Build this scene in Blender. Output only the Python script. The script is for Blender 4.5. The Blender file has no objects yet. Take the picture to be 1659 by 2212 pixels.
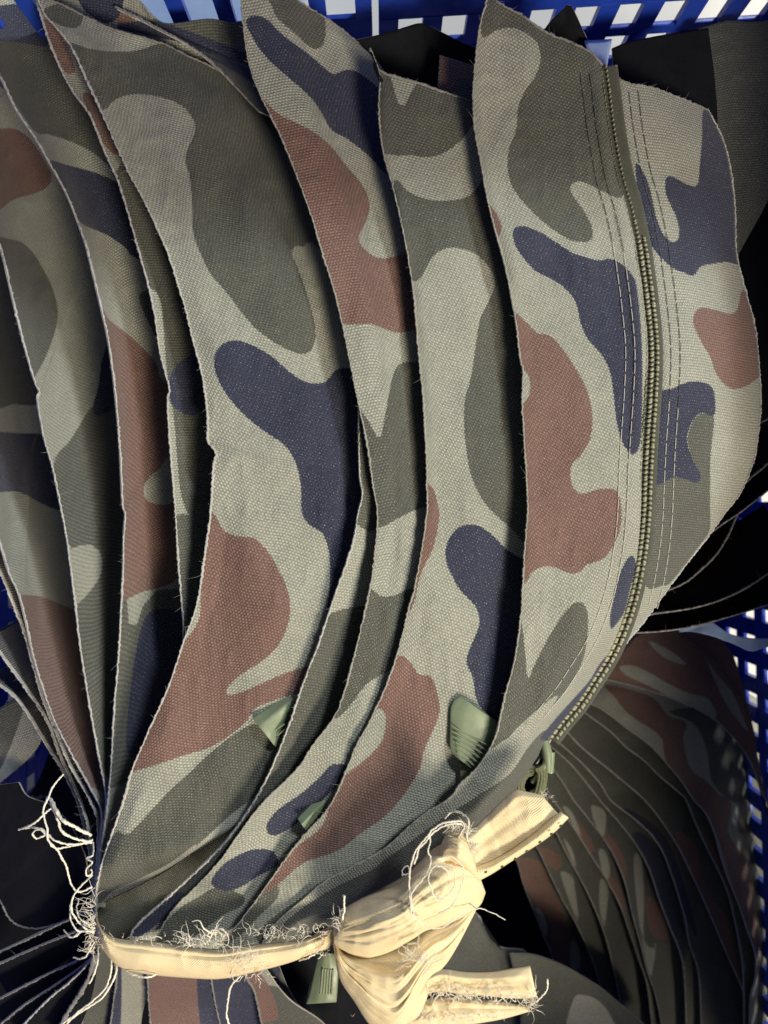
import bpy, math, random
import numpy as np

random.seed(7)
RNG = np.random.default_rng(11)
scene = bpy.context.scene
COL = scene.collection

# ------------------------------------------------------------------ camera
# The photograph measured in a 1659 x 2212 grid; PX is the focal length in it.
GW, GH = 1659.0, 2212.0
FOV = math.radians(69.0)
PX = (GH / 2) / math.tan(FOV / 2)
CAM_Z = PX / 6400.0                      # one grid step = 1/6.4 mm at z = 0
cam = bpy.data.cameras.new("camera")
cam.sensor_fit = 'VERTICAL'
cam.sensor_height = 36.0
cam.angle_y = FOV
cam.lens = 18.0 / math.tan(FOV / 2)
cam.clip_start = 0.01
cam.clip_end = 50
cam.dof.use_dof = True
cam.dof.focus_distance = CAM_Z + 0.004
cam.dof.aperture_fstop = 11
camo_ob = bpy.data.objects.new("camera", cam)
camo_ob.location = (0, 0, CAM_Z)
COL.objects.link(camo_ob)
scene.camera = camo_ob

# ------------------------------------------------------------------ light
world = bpy.data.worlds.new("World")
scene.world = world
world.use_nodes = True
bg = world.node_tree.nodes["Background"]
bg.inputs[0].default_value = (0.80, 0.88, 1.0, 1)
bg.inputs[1].default_value = 0.12

def lamp(name, loc, target, size, size_y, power, color):
    l = bpy.data.lights.new(name, 'AREA')
    l.shape = 'RECTANGLE'
    l.size, l.size_y = size, size_y
    l.energy = power
    l.color = color
    o = bpy.data.objects.new(name, l)
    o.location = loc
    d = np.array(loc) - np.array(target)
    import mathutils
    o.rotation_euler = mathutils.Vector(d).to_track_quat('Z', 'Y').to_euler()
    COL.objects.link(o)
    return o

lamp("ceiling_light_far", (1.15, 1.20, 1.45), (0, 0.05, 0), 0.36, 0.22, 33, (0.94, 0.985, 1.0))
lamp("work_light_near", (0.48, -0.68, 0.72), (0, -0.12, 0), 0.30, 0.24, 14.5, (1.0, 0.885, 0.71))

scene.view_settings.view_transform = 'Standard'
scene.view_settings.look = 'None'
scene.view_settings.exposure = 0.0
scene.view_settings.gamma = 1.0
scene.view_settings.use_curve_mapping = False

# ------------------------------------------------------------------ helpers
def P(x, y, z):
    """grid position + height -> world points (arrays allowed)"""
    x = np.asarray(x, float); y = np.asarray(y, float); z = np.asarray(z, float)
    k = (CAM_Z - z) / PX
    return np.stack([(x - GW / 2) * k, -(y - GH / 2) * k, z + 0 * x], -1)

def spline(pts, n, closed=False):
    p = np.array(pts, float)
    if len(p) == 1:
        return np.repeat(p, n, 0)
    if closed:
        q = np.vstack([p[-1], p, p[0], p[1]])
    else:
        q = np.vstack([2 * p[0] - p[1], p, 2 * p[-1] - p[-2]])
    seg = []
    for i in range(1, len(q) - 2):
        t = np.linspace(0, 1, 16, endpoint=False)[:, None]
        a, b, c, d = q[i - 1], q[i], q[i + 1], q[i + 2]
        seg.append(0.5 * ((2 * b) + (c - a) * t + (2 * a - 5 * b + 4 * c - d) * t ** 2 + (-a + 3 * b - 3 * c + d) * t ** 3))
    c = np.vstack(seg + ([] if closed else [p[-1:]]))
    if closed:
        c = np.vstack([c, c[:1]])
    L = np.r_[0, np.cumsum(np.linalg.norm(np.diff(c, axis=0), axis=1))]
    s = np.linspace(0, L[-1], n, endpoint=not closed)
    return np.stack([np.interp(s, L, c[:, k]) for k in range(c.shape[1])], -1)

def vnoise(x, y, seed):
    """cheap smooth value noise"""
    r = np.random.default_rng(seed)
    tab = r.random((64, 64)) * 2 - 1
    xi = np.floor(x).astype(int); yi = np.floor(y).astype(int)
    fx = x - xi; fy = y - yi
    fx = fx * fx * (3 - 2 * fx); fy = fy * fy * (3 - 2 * fy)
    g = lambda a, b: tab[a % 64, b % 64]
    return (g(xi, yi) * (1 - fx) + g(xi + 1, yi) * fx) * (1 - fy) + (g(xi, yi + 1) * (1 - fx) + g(xi + 1, yi + 1) * fx) * fy

def sdf_polys(px, py, polys):
    """signed distance (grid steps, negative inside) to the union of smooth blobs"""
    out = np.full(px.shape, 60.0)
    for poly in polys:
        c = spline(poly, max(40, len(poly) * 5), closed=True)
        lo, hi = c.min(0) - 50, c.max(0) + 50
        m = (px > lo[0]) & (px < hi[0]) & (py > lo[1]) & (py < hi[1])
        if not m.any():
            continue
        x, y = px[m], py[m]
        a = c; b = np.roll(c, -1, 0)
        best = np.full(x.shape, 1e9); inside = np.zeros(x.shape, bool)
        for k in range(len(a)):
            ax, ay = a[k]; bx, by = b[k]
            ex, ey = bx - ax, by - ay
            l2 = ex * ex + ey * ey + 1e-9
            t = np.clip(((x - ax) * ex + (y - ay) * ey) / l2, 0, 1)
            d = (x - ax - t * ex) ** 2 + (y - ay - t * ey) ** 2
            best = np.minimum(best, d)
            cond = ((ay > y) != (by > y))
            if abs(ey) > 1e-9:
                inside ^= cond & (x < ex * (y - ay) / ey + ax)
        d = np.sqrt(best); d[inside] *= -1
        out[m] = np.minimum(out[m], d)
    return np.clip(out, -60, 60)

def mesh_from(name, verts, faces, smooth=True):
    me = bpy.data.meshes.new(name)
    verts = np.asarray(verts, np.float32).reshape(-1, 3)
    faces = np.asarray(faces, np.int32)
    me.vertices.add(len(verts)); me.vertices.foreach_set("co", verts.ravel())
    nf, k = faces.shape
    me.loops.add(nf * k); me.loops.foreach_set("vertex_index", faces.ravel())
    me.polygons.add(nf)
    me.polygons.foreach_set("loop_start", np.arange(0, nf * k, k, dtype=np.int32))
    me.polygons.foreach_set("loop_total", np.full(nf, k, np.int32))
    me.polygons.foreach_set("use_smooth", np.full(nf, smooth, bool))
    me.update(calc_edges=True)
    me.validate()
    return me

def link(name, me, mats, parent=None):
    o = bpy.data.objects.new(name, me)
    COL.objects.link(o)
    if me is not None and mats is not None and not len(me.materials):
        for m in (mats if isinstance(mats, (list, tuple)) else [mats]):
            me.materials.append(m)
    if parent is not None:
        o.parent = parent
        o.matrix_parent_inverse.identity()
    return o

def tag(o, label=None, cat=None, group=None, kind=None):
    if label: o["label"] = label
    if cat: o["category"] = cat
    if group: o["group"] = group
    if kind: o["kind"] = kind
    return o

def grid_faces(nt, ns, off=0):
    i = np.arange(nt - 1)[:, None]; j = np.arange(ns - 1)[None, :]
    a = i * ns + j
    return (np.stack([a, a + ns, a + ns + 1, a + 1], -1).reshape(-1, 4)) + off

class Bag:
    """collects tubes, boxes, blobs for ONE mesh"""
    def __init__(s): s.v = []; s.f = []; s.n = 0
    def add(s, v, f):
        v = np.asarray(v, float).reshape(-1, 3)
        s.v.append(v); s.f.append(np.asarray(f, int) + s.n); s.n += len(v)
    def tube(s, pts, r, sides=6, taper=False):
        p = np.asarray(pts, float); n = len(p)
        r = np.broadcast_to(np.asarray(r, float), (n,)).copy()
        if taper: r *= np.linspace(1, 0.25, n)
        t = np.gradient(p, axis=0); t /= np.linalg.norm(t, axis=1)[:, None] + 1e-12
        up = np.array([0.12, 0.21, 0.97])
        a = np.cross(t, up); a /= np.linalg.norm(a, axis=1)[:, None] + 1e-9
        b = np.cross(t, a)
        th = np.linspace(0, 2 * np.pi, sides, endpoint=False)
        ring = a[:, None] * np.cos(th)[None, :, None] + b[:, None] * np.sin(th)[None, :, None]
        v = p[:, None] + ring * r[:, None, None]
        i = np.arange(n - 1)[:, None]; j = np.arange(sides)[None, :]
        j2 = (j + 1) % sides
        f = np.stack([i * sides + j, i * sides + j2, (i + 1) * sides + j2, (i + 1) * sides + j], -1).reshape(-1, 4)
        s.add(v, f)
    def ball(s, c, ax, ay, az, nu=8, nv=6):
        """ellipsoid with axis vectors"""
        u = np.linspace(0, 2 * np.pi, nu, endpoint=False); w = np.linspace(0.02, np.pi - 0.02, nv)
        U, W = np.meshgrid(u, w)
        v = np.asarray(c) + np.sin(W)[..., None] * (np.cos(U)[..., None] * np.asarray(ax) + np.sin(U)[..., None] * np.asarray(ay)) + np.cos(W)[..., None] * np.asarray(az)
        i = np.arange(nv - 1)[:, None]; j = np.arange(nu)[None, :]; j2 = (j + 1) % nu
        f = np.stack([i * nu + j, (i + 1) * nu + j, (i + 1) * nu + j2, i * nu + j2], -1).reshape(-1, 4)
        s.add(v, f)
    def box(s, lo, hi, M=None, off=(0, 0, 0)):
        x0, y0, z0 = lo; x1, y1, z1 = hi
        v = np.array([[x0, y0, z0], [x1, y0, z0], [x1, y1, z0], [x0, y1, z0], [x0, y0, z1], [x1, y0, z1], [x1, y1, z1], [x0, y1, z1]])
        if M is not None: v = v @ np.asarray(M).T
        v = v + np.asarray(off)
        s.add(v, [[0, 3, 2, 1], [4, 5, 6, 7], [0, 1, 5, 4], [1, 2, 6, 5], [2, 3, 7, 6], [3, 0, 4, 7]])
    def build(s, name, mat, parent=None, smooth=True):
        return link(name, mesh_from(name, np.vstack(s.v), np.vstack(s.f), smooth), mat, parent)

# ------------------------------------------------------------------ materials
def new_mat(name):
    m = bpy.data.materials.new(name); m.use_nodes = True
    nt = m.node_tree
    return m, nt, nt.nodes, nt.links, nt.nodes["Principled BSDF"]

def mnode(nt, op, a=None, b=None, c=None, clamp=False):
    n = nt.nodes.new("ShaderNodeMath"); n.operation = op; n.use_clamp = clamp
    for k, v in enumerate((a, b, c)):
        if v is None: continue
        if isinstance(v, (int, float)): n.inputs[k].default_value = v
        else: nt.links.new(v, n.inputs[k])
    return n.outputs[0]

def mix(nt, fac, a, b, blend='MIX'):
    n = nt.nodes.new("ShaderNodeMix"); n.data_type = 'RGBA'; n.blend_type = blend; n.clamp_factor = True
    for sock, v in ((n.inputs[0], fac), (n.inputs[6], a), (n.inputs[7], b)):
        if isinstance(v, (int, float)): sock.default_value = v
        elif isinstance(v, tuple): sock.default_value = (*v, 1)
        else: nt.links.new(v, sock)
    return n.outputs[2]

def noise(nt, vec, scale, detail=2, rough=0.5):
    n = nt.nodes.new("ShaderNodeTexNoise"); n.inputs["Scale"].default_value = scale
    n.inputs["Detail"].default_value = detail; n.inputs["Roughness"].default_value = rough
    if vec is not None: nt.links.new(vec, n.inputs["Vector"])
    return n.outputs["Fac"]

def maprange(nt, v, a, b, c, d, smooth=False):
    n = nt.nodes.new("ShaderNodeMapRange"); n.clamp = True
    if smooth: n.interpolation_type = 'SMOOTHSTEP'
    nt.links.new(v, n.inputs[0])
    for k, x in enumerate((a, b, c, d)): n.inputs[k + 1].default_value = x
    return n.outputs[0]

def bump(nt, h, strength, dist):
    n = nt.nodes.new("ShaderNodeBump"); n.inputs["Strength"].default_value = strength
    n.inputs["Distance"].default_value = dist; nt.links.new(h, n.inputs["Height"])
    return n.outputs[0]

def weave(nt, vec, pu, pv):
    """height 0..1 of a woven cloth: floats of warp over weft, pitch in metres"""
    sep = nt.nodes.new("ShaderNodeSeparateXYZ"); nt.links.new(vec, sep.inputs[0])
    wob = noise(nt, vec, 260, 2)
    u = mnode(nt, 'MULTIPLY_ADD', wob, 0.0005, sep.outputs[0])
    wob2 = noise(nt, vec, 180, 1)
    v = mnode(nt, 'MULTIPLY_ADD', wob2, 0.0004, sep.outputs[1])
    a = mnode(nt, 'SINE', mnode(nt, 'MULTIPLY', u, math.pi / pu))
    b = mnode(nt, 'SINE', mnode(nt, 'MULTIPLY', v, math.pi / pv))
    ab = mnode(nt, 'MULTIPLY', a, b)
    h = mnode(nt, 'MULTIPLY_ADD', ab, 0.5, 0.5)
    rib = mnode(nt, 'ABSOLUTE', b)
    return mnode(nt, 'ADD', mnode(nt, 'MULTIPLY', h, 0.55), mnode(nt, 'MULTIPLY', rib, 0.45))

SAGE = (0.295, 0.298, 0.243)
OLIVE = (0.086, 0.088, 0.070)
BROWN = (0.170, 0.098, 0.078)
NAVY = (0.027, 0.031, 0.058)

def camo_material():
    m, nt, N, L, bsdf = new_mat("printed_canvas")
    at = N.new("ShaderNodeAttribute"); at.attribute_name = "print"
    cl = N.new("ShaderNodeAttribute"); cl.attribute_name = "cloth"
    uv = cl.outputs["Vector"]
    sep = N.new("ShaderNodeSeparateColor"); L.new(at.outputs["Color"], sep.inputs[0])
    w = weave(nt, uv, 0.00057, 0.00097)
    fine = noise(nt, uv, 1500, 2, 0.6)
    ragged = mnode(nt, 'ADD', mnode(nt, 'MULTIPLY_ADD', w, 3.0, -1.5), mnode(nt, 'MULTIPLY_ADD', fine, 3.0, -1.5))
    def cov(sock):
        return maprange(nt, mnode(nt, 'ADD', sock, ragged), -1.3, 1.3, 1, 0, True)
    col = mix(nt, cov(sep.outputs[0]), SAGE, OLIVE)
    col = mix(nt, cov(sep.outputs[1]), col, BROWN)
    col = mix(nt, cov(at.outputs["Alpha"]), col, SAGE)
    col = mix(nt, cov(sep.outputs[2]), col, NAVY)
    # colour scaled by weave height: thread tops paler, gaps between threads darker
    g = maprange(nt, w, 0.1, 0.95, 0.46, 1.46)
    gv = N.new("ShaderNodeCombineColor")
    for k in range(3): L.new(g, gv.inputs[k])
    col = mix(nt, 1.0, col, gv.outputs[0], 'MULTIPLY')
    big = maprange(nt, noise(nt, uv, 45, 4, 0.6), 0.3, 0.7, 0.90, 1.10)
    gv2 = N.new("ShaderNodeCombineColor")
    for k in range(3): L.new(big, gv2.inputs[k])
    col = mix(nt, 1.0, col, gv2.outputs[0], 'MULTIPLY')
    # unprinted pale flecks of yarn
    fleck = noise(nt, uv, 2100, 1, 0.5)
    ff = mnode(nt, 'MULTIPLY', maprange(nt, fleck, 0.60, 0.72, 0, 0.6), maprange(nt, w, 0.5, 0.9, 0.2, 1))
    col = mix(nt, ff, col, (0.50, 0.47, 0.41))
    L.new(col, bsdf.inputs["Base Color"])
    bsdf.inputs["Roughness"].default_value = 0.72
    bsdf.inputs["Specular IOR Level"].default_value = 0.28
    bsdf.inputs["Sheen Weight"].default_value = 0.12
    bsdf.inputs["Sheen Roughness"].default_value = 0.5
    grain = maprange(nt, noise(nt, uv, 1100, 3, 0.7), 0.25, 0.75, 0.64, 1.40)
    gv3 = N.new("ShaderNodeCombineColor")
    for k in range(3): L.new(grain, gv3.inputs[k])
    L.new(mix(nt, 1.0, col, gv3.outputs[0], 'MULTIPLY'), bsdf.inputs["Base Color"])
    hh = mnode(nt, 'ADD', w, mnode(nt, 'MULTIPLY', fine, 0.45))
    L.new(bump(nt, hh, 0.95, 0.00030), bsdf.inputs["Normal"])
    return m

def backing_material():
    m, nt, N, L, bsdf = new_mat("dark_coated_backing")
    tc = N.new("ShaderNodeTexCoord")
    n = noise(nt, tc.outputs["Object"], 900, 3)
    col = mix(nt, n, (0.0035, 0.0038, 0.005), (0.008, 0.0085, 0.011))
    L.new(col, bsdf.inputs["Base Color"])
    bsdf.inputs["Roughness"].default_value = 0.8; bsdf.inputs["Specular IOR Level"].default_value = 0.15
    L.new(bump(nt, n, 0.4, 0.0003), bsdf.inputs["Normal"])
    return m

def fibre_material(name, c1, c2, scale=1800):
    m, nt, N, L, bsdf = new_mat(name)
    tc = N.new("ShaderNodeTexCoord")
    n = noise(nt, tc.outputs["Object"], scale, 3, 0.65)
    n2 = noise(nt, tc.outputs["Object"], 120, 2)
    f = mnode(nt, 'ADD', mnode(nt, 'MULTIPLY', n, 0.7), mnode(nt, 'MULTIPLY', n2, 0.3))
    L.new(mix(nt, maprange(nt, f, 0.3, 0.7, 0, 1), c1, c2), bsdf.inputs["Base Color"])
    bsdf.inputs["Roughness"].default_value = 0.85
    bsdf.inputs["Specular IOR Level"].default_value = 0.15
    bsdf.inputs["Sheen Weight"].default_value = 0.2
    L.new(bump(nt, n, 0.6, 0.0003), bsdf.inputs["Normal"])
    return m

def cream_material():
    m, nt, N, L, bsdf = new_mat("cream_cotton")
    cl = N.new("ShaderNodeAttribute"); cl.attribute_name = "cloth"
    uv = cl.outputs["Vector"]
    sep = N.new("ShaderNodeSeparateXYZ"); L.new(uv, sep.inputs[0])
    w1 = noise(nt, uv, 350, 2)
    d = mnode(nt, 'ADD', mnode(nt, 'MULTIPLY', sep.outputs[0], 1.0), mnode(nt, 'MULTIPLY', sep.outputs[1], 1.0))
    d = mnode(nt, 'MULTIPLY_ADD', w1, 0.0006, d)
    tw = mnode(nt, 'SINE', mnode(nt, 'MULTIPLY', d, 2 * math.pi / 0.0007))
    tw = mnode(nt, 'MULTIPLY_ADD', tw, 0.5, 0.5)
    blot = noise(nt, uv, 60, 4, 0.6)
    col = mix(nt, maprange(nt, blot, 0.35, 0.7, 0, 1), (0.92, 0.79, 0.51), (0.86, 0.70, 0.42))
    col = mix(nt, maprange(nt, tw, 0, 1, 0.34, 0), col, (0.55, 0.40, 0.22))
    L.new(col, bsdf.inputs["Base Color"])
    bsdf.inputs["Roughness"].default_value = 0.95
    bsdf.inputs["Specular IOR Level"].default_value = 0.06
    d2 = mnode(nt, 'SUBTRACT', sep.outputs[0], sep.outputs[1])
    cross = mnode(nt, 'SINE', mnode(nt, 'MULTIPLY', mnode(nt, 'MULTIPLY_ADD', w1, 0.0006, d2), 2 * math.pi / 0.0011))
    rid = mnode(nt, 'ABSOLUTE', mnode(nt, 'SUBTRACT', noise(nt, uv, 95, 3, 0.55), 0.5))
    h = mnode(nt, 'ADD', mnode(nt, 'ADD', tw, mnode(nt, 'MULTIPLY', cross, 0.3)), mnode(nt, 'MULTIPLY', rid, 3.0))
    h = mnode(nt, 'ADD', h, mnode(nt, 'MULTIPLY', noise(nt, uv, 900, 3, 0.7), 1.2))
    L.new(bump(nt, h, 0.4, 0.0004), bsdf.inputs["Normal"])
    return m

def plastic(name, c, rough=0.35, c2=None, trans=0.0, sss=0.0):
    m, nt, N, L, bsdf = new_mat(name)
    tc = N.new("ShaderNodeTexCoord")
    n = noise(nt, tc.outputs["Object"], 70, 4, 0.6)
    L.new(mix(nt, maprange(nt, n, 0.35, 0.65, 0, 1), c, c2 or tuple(x * 0.82 for x in c)), bsdf.inputs["Base Color"])
    L.new(maprange(nt, noise(nt, tc.outputs["Object"], 220, 3), 0.3, 0.7, rough * 0.8, rough * 1.35), bsdf.inputs["Roughness"])
    if sss:
        bsdf.inputs["Subsurface Weight"].default_value = sss
        bsdf.inputs["Subsurface Radius"].default_value = (0.002, 0.002, 0.003)
    L.new(bump(nt, noise(nt, tc.outputs["Object"], 500, 2), 0.12, 0.0005), bsdf.inputs["Normal"])
    return m

M_CAMO = camo_material()
M_BACK = backing_material()
M_RIM = fibre_material("pale_cut_yarn", (0.34, 0.33, 0.30), (0.58, 0.56, 0.51))
M_SOFT = fibre_material("cloth_coloured_cut_yarn", (0.24, 0.235, 0.19), (0.42, 0.40, 0.34))
M_DIMRIM = fibre_material("grey_cut_yarn", (0.13, 0.125, 0.12), (0.30, 0.28, 0.26))
M_THREAD = fibre_material("off_white_thread", (0.82, 0.75, 0.60), (0.93, 0.88, 0.74))
M_CREAM = cream_material()
M_BLUE = plastic("blue_plastic", (0.018, 0.062, 0.48), 0.38, (0.014, 0.046, 0.38))
M_GREEN = plastic("pale_green_plastic", (0.225, 0.275, 0.165), 0.45, (0.18, 0.22, 0.135))
M_LBLUE = plastic("pale_blue_film", (0.36, 0.50, 0.78), 0.3, (0.46, 0.58, 0.82))
M_TAPE = fibre_material("olive_zip_tape", (0.045, 0.048, 0.036), (0.095, 0.098, 0.072), 1500)
M_COIL = plastic("olive_zip_coil", (0.35, 0.335, 0.22), 0.32, (0.42, 0.40, 0.28))
M_CORD = fibre_material("olive_cord", (0.09, 0.10, 0.05), (0.19, 0.20, 0.11), 1400)
M_STITCH = fibre_material("pale_sewing_thread", (0.55, 0.52, 0.42), (0.70, 0.66, 0.55))
M_DSTITCH = fibre_material("dark_sewing_thread", (0.060, 0.060, 0.048), (0.11, 0.11, 0.088))

def floor_material():
    m, nt, N, L, bsdf = new_mat("pale_floor")
    tc = N.new("ShaderNodeTexCoord")
    n = noise(nt, tc.outputs["Object"], 12, 5, 0.6)
    L.new(mix(nt, n, (0.74, 0.70, 0.62), (0.82, 0.79, 0.72)), bsdf.inputs["Base Color"])
    bsdf.inputs["Roughness"].default_value = 0.45
    return m
M_FLOOR = floor_material()

# ------------------------------------------------------------------ cloth sheet
def arc_uv(W):
    """cloth coordinates in metres from a (nt, ns, 3) grid"""
    du = np.linalg.norm(np.diff(W, axis=1), axis=2); dv = np.linalg.norm(np.diff(W, axis=0), axis=2)
    u = np.concatenate([np.zeros((W.shape[0], 1)), np.cumsum(du, 1)], 1)
    v = np.concatenate([np.zeros((1, W.shape[1])), np.cumsum(dv, 0)], 0)
    vm = v.mean(1, keepdims=True)
    return u, 0.6 * vm + 0.4 * v

def sheet(name, left, right, top=None, bottom=None, z0=(0,), slope=0.0, curv=0.0, drop=(0, 1), wav=0.0008,
          blobs=None, front='camo', step=5.0, thick=0.0007, seed=0, parent=None, mats=None, zfun=None, swap=False, wr=0.0002):
    left = np.array(left, float); right = np.array(right, float)
    length = np.linalg.norm(np.diff(left, axis=0), axis=1).sum()
    width = np.linalg.norm(spline(left, 20) - spline(right, 20), axis=1).max()
    nt = int(np.clip(length / step, 8, 520)); ns = int(np.clip(width / step, 6, 240))
    Lc = spline(left, nt); Rc = spline(right, nt)
    Tc = spline(top, ns) if top is not None else Lc[0] + (Rc[0] - Lc[0]) * np.linspace(0, 1, ns)[:, None]
    Bc = spline(bottom, ns) if bottom is not None else Lc[-1] + (Rc[-1] - Lc[-1]) * np.linspace(0, 1, ns)[:, None]
    t = np.linspace(0, 1, nt)[:, None, None]; s = np.linspace(0, 1, ns)[None, :, None]
    C = (1 - s) * Lc[:, None] + s * Rc[:, None] + (1 - t) * Tc[None] + t * Bc[None] - (
        (1 - t) * (1 - s) * Lc[0] + (1 - t) * s * Rc[0] + t * (1 - s) * Lc[-1] + t * s * Rc[-1])
    X, Y = C[..., 0], C[..., 1]
    T = np.broadcast_to(t[..., 0], X.shape); S = np.broadcast_to(s[..., 0], X.shape)
    d = np.hypot(X - Lc[:, None, 0], Y - Lc[:, None, 1])
    z = np.interp(T, np.linspace(0, 1, len(z0)), z0)
    z = z - slope * d - curv * d * d
    if drop[0]:
        q = np.clip((S - drop[1]) / (1 - drop[1]), 0, 1)
        z = z - drop[0] * q * q
    if wav:
        amp = np.clip(d / 40, 0.15, 1)
        z = z + wav * amp * (vnoise(X / 150 + 3, Y / 260 + 5, seed + 1) + 0.5 * vnoise(X / 60, Y / 110, seed + 2))
    if wr:
        a1 = vnoise(X / 34 + 11, Y / 46 + 7, seed + 5); a2 = vnoise(X / 13 + 2, Y / 17 + 9, seed + 6)
        z = z + wr * (1.0 - 2.2 * np.abs(a1)) + wr * 0.45 * a2
    if zfun is not None:
        z = z + zfun(X, Y, T, S, d)
    W = P(X, Y, z)
    f = grid_faces(nt, ns)
    a, b, c_ = W[0, 0], W[-1, 0], W[-1, -1]
    mid = W[nt // 2, ns // 2]; n = np.cross(W[nt // 2 + 1, ns // 2] - mid, W[nt // 2, ns // 2 + 1] - mid)
    if n[2] < 0: f = f[:, ::-1]
    me = mesh_from(name, W, f)
    u, v = arc_uv(W)
    if swap: u, v = v, u
    at = me.attributes.new("cloth", 'FLOAT_VECTOR', 'POINT')
    at.data.foreach_set("vector", np.stack([u, v, 0 * u], -1).astype(np.float32).ravel())
    if front == 'camo':
        bl = blobs or {}
        x, y = X.ravel(), Y.ravel()
        pr = np.stack([sdf_polys(x, y, bl.get(k, [])) for k in "OBNS"], -1).astype(np.float32)
        pa = me.attributes.new("print", 'FLOAT_COLOR', 'POINT')
        pa.data.foreach_set("color", pr.ravel())
    mats = mats or ([M_CAMO, M_BACK, M_RIM] if front == 'camo' else [M_BACK, M_CAMO, M_RIM])
    o = link(name, me, mats, parent)
    if thick:
        so = o.modifiers.new("thickness", 'SOLIDIFY')
        so.thickness = thick; so.offset = -1
        if len(mats) > 2:
            so.material_offset = 1; so.material_offset_rim = 2
    o["_grid"] = 0
    del o["_grid"]
    return o, dict(X=X, Y=Y, z=z, W=W, L=W[:, 0], R=W[:, -1], T0=W[0], B=W[-1])

def cut_edge(W, parent, mat=None, r=0.00033, hairs=40, hair=0.0022, seed=0, name="cut_edge"):
    """the pale raw edge of the cloth with a few stray fibres"""
    rg = np.random.default_rng(seed)
    n = max(int(np.linalg.norm(np.diff(W, axis=0), axis=1).sum() / 0.0006), 12)
    p = spline(W, n)
    p = p + rg.normal(0, 0.00010, p.shape)
    rad = 0.82 * r * (1 + 0.3 * rg.normal(0, 1, n).clip(-1.5, 2) + 0.45 * vnoise(np.arange(n) / 22.0, np.zeros(n), seed + 3))
    b = Bag(); b.tube(p, np.abs(rad) + 0.00008, 6)
    for k in range(hairs):
        i = rg.integers(2, n - 2)
        d = rg.normal(0, 1, 3); d[2] = abs(d[2]) * 0.4; d /= np.linalg.norm(d)
        L = hair * rg.uniform(0.25, 1.0) * (2.0 if rg.random() < 0.12 else 1)
        q = rg.normal(0, 0.4, 3)
        s = np.linspace(0, 1, 5)[:, None]
        b.tube(p[i] + d * L * s + q * L * s * s * 0.7, 0.00006, 3, True)
    return b.build(name, mat or M_RIM, parent)

def cr(pts, k=0.5, ox=0.0, oy=0.0):
    return [(x * k + ox, y * k + oy) for x, y in pts]
c1 = lambda *p: cr(p, .5, 0, 0)
c2 = lambda *p: cr(p, .5, 829.5, 0)
c3 = lambda *p: cr(p, .5, 0, 553)
c4 = lambda *p: cr(p, .5, 829.5, 553)
c5 = lambda *p: cr(p, .5, 0, 1106)
c6 = lambda *p: cr(p, .5, 829.5, 1106)
c7 = lambda *p: cr(p, .5, 0, 1659)
c8 = lambda *p: cr(p, .5, 829.5, 1659)
cq = lambda *p: cr(p, 1 / 3., 1106, 1244)     # second bundle, upper
cw = lambda *p: cr(p, 1 / 3., 1106, 1728)     # second bundle, lower
ck = lambda *p: cr(p, 1 / 3., 691, 1642)      # knot
ct = lambda *p: cr(p, .25, 0, 1936)           # lower left
ce = lambda *p: cr(p, .289, 0, 1296)          # left threads
cg = lambda *p: cr(p, .25, 1279, 864)         # right, dark edges
cm = lambda *p: cr(p, .4584, 484, 1417)       # middle, green tabs

def panel(name, label, group, left, right, cat="fabric panel", edge=True, hairs=40, emat=None, er=0.00033, seed=0, **kw):
    o, g = sheet(name, left, right, seed=seed, **kw)
    tag(o, label, cat, group)
    if edge:
        cut_edge(g["L"] + np.array([0, 0, 0.0001]), o, emat, er, hairs, seed=seed)
    return o, g


# ------------------------------------------------------------------ setting: floor and basket
FLOOR_Z = -0.232
b = Bag(); b.box((-3, -3, FLOOR_Z - 0.02), (3, 3, FLOOR_Z))
tag(b.build("floor", M_FLOOR, smooth=False), kind="structure")

basket = bpy.data.objects.new("plastic_basket", None)
COL.objects.link(basket)
tag(basket, "deep blue plastic basket with rows of slots holding the cloth bundles", "basket")

def basket_wall(x0, x1, M, off, rows, rim_z, low_z, pitch, gap, name="wall", th=0.0022, solid=()):
    """local: along x, thickness +y, height z. rows = [(z_low, z_high)] of slots, top down"""
    b = Bag()
    z = rim_z
    for lo, hi in rows:
        b.box((x0, 0, hi), (x1, th, z), M, off); z = lo
    b.box((x0, 0, low_z), (x1, th, z), M, off)
    b.box((x0, -0.004, rim_z - 0.004), (x1, th + 0.010, rim_z), M, off)     # folded lip
    w = b.build(name, M_BLUE, basket, smooth=False)
    bv = w.modifiers.new("soft", 'BEVEL'); bv.width = 0.0006; bv.segments = 2
    me = None
    for lo, hi in rows:
        n = int((x1 - x0) / pitch) + 1
        for k in range(n + 1):
            xa = x0 + k * pitch; xb = min(xa + pitch - gap, x1)
            if xb - xa < 0.001: continue
            bb = Bag(); e = 0.0006
            bb.box((xa, -e * 0.5, lo - 0.001), (xb, th + e * 0.5, hi + 0.001), M, off)
            bb.build("bar", M_BLUE, w, smooth=False)
    return w

def rotz(a):
    c, s = math.cos(a), math.sin(a)
    return np.array([[c, -s, 0], [s, c, 0], [0, 0, 1.0]])

RIM = 0.058
MT = rotz(math.radians(3.8))
basket_wall(-0.002, 0.24, MT, (0, 0.190, 0), [(-0.0510, -0.0370), (-0.0720, -0.0565), (-0.100, -0.080), (-0.13, -0.11)], 0.120, FLOOR_Z + 0.004, 0.0172, 0.0096)
basket_wall(-0.2, -0.0045, MT, (0, 0.190, 0), [(-0.034, -0.012), (-0.0720, -0.0565), (-0.100, -0.080), (-0.13, -0.11)], 0.120, FLOOR_Z + 0.004, 0.0172, 0.0110)
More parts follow.
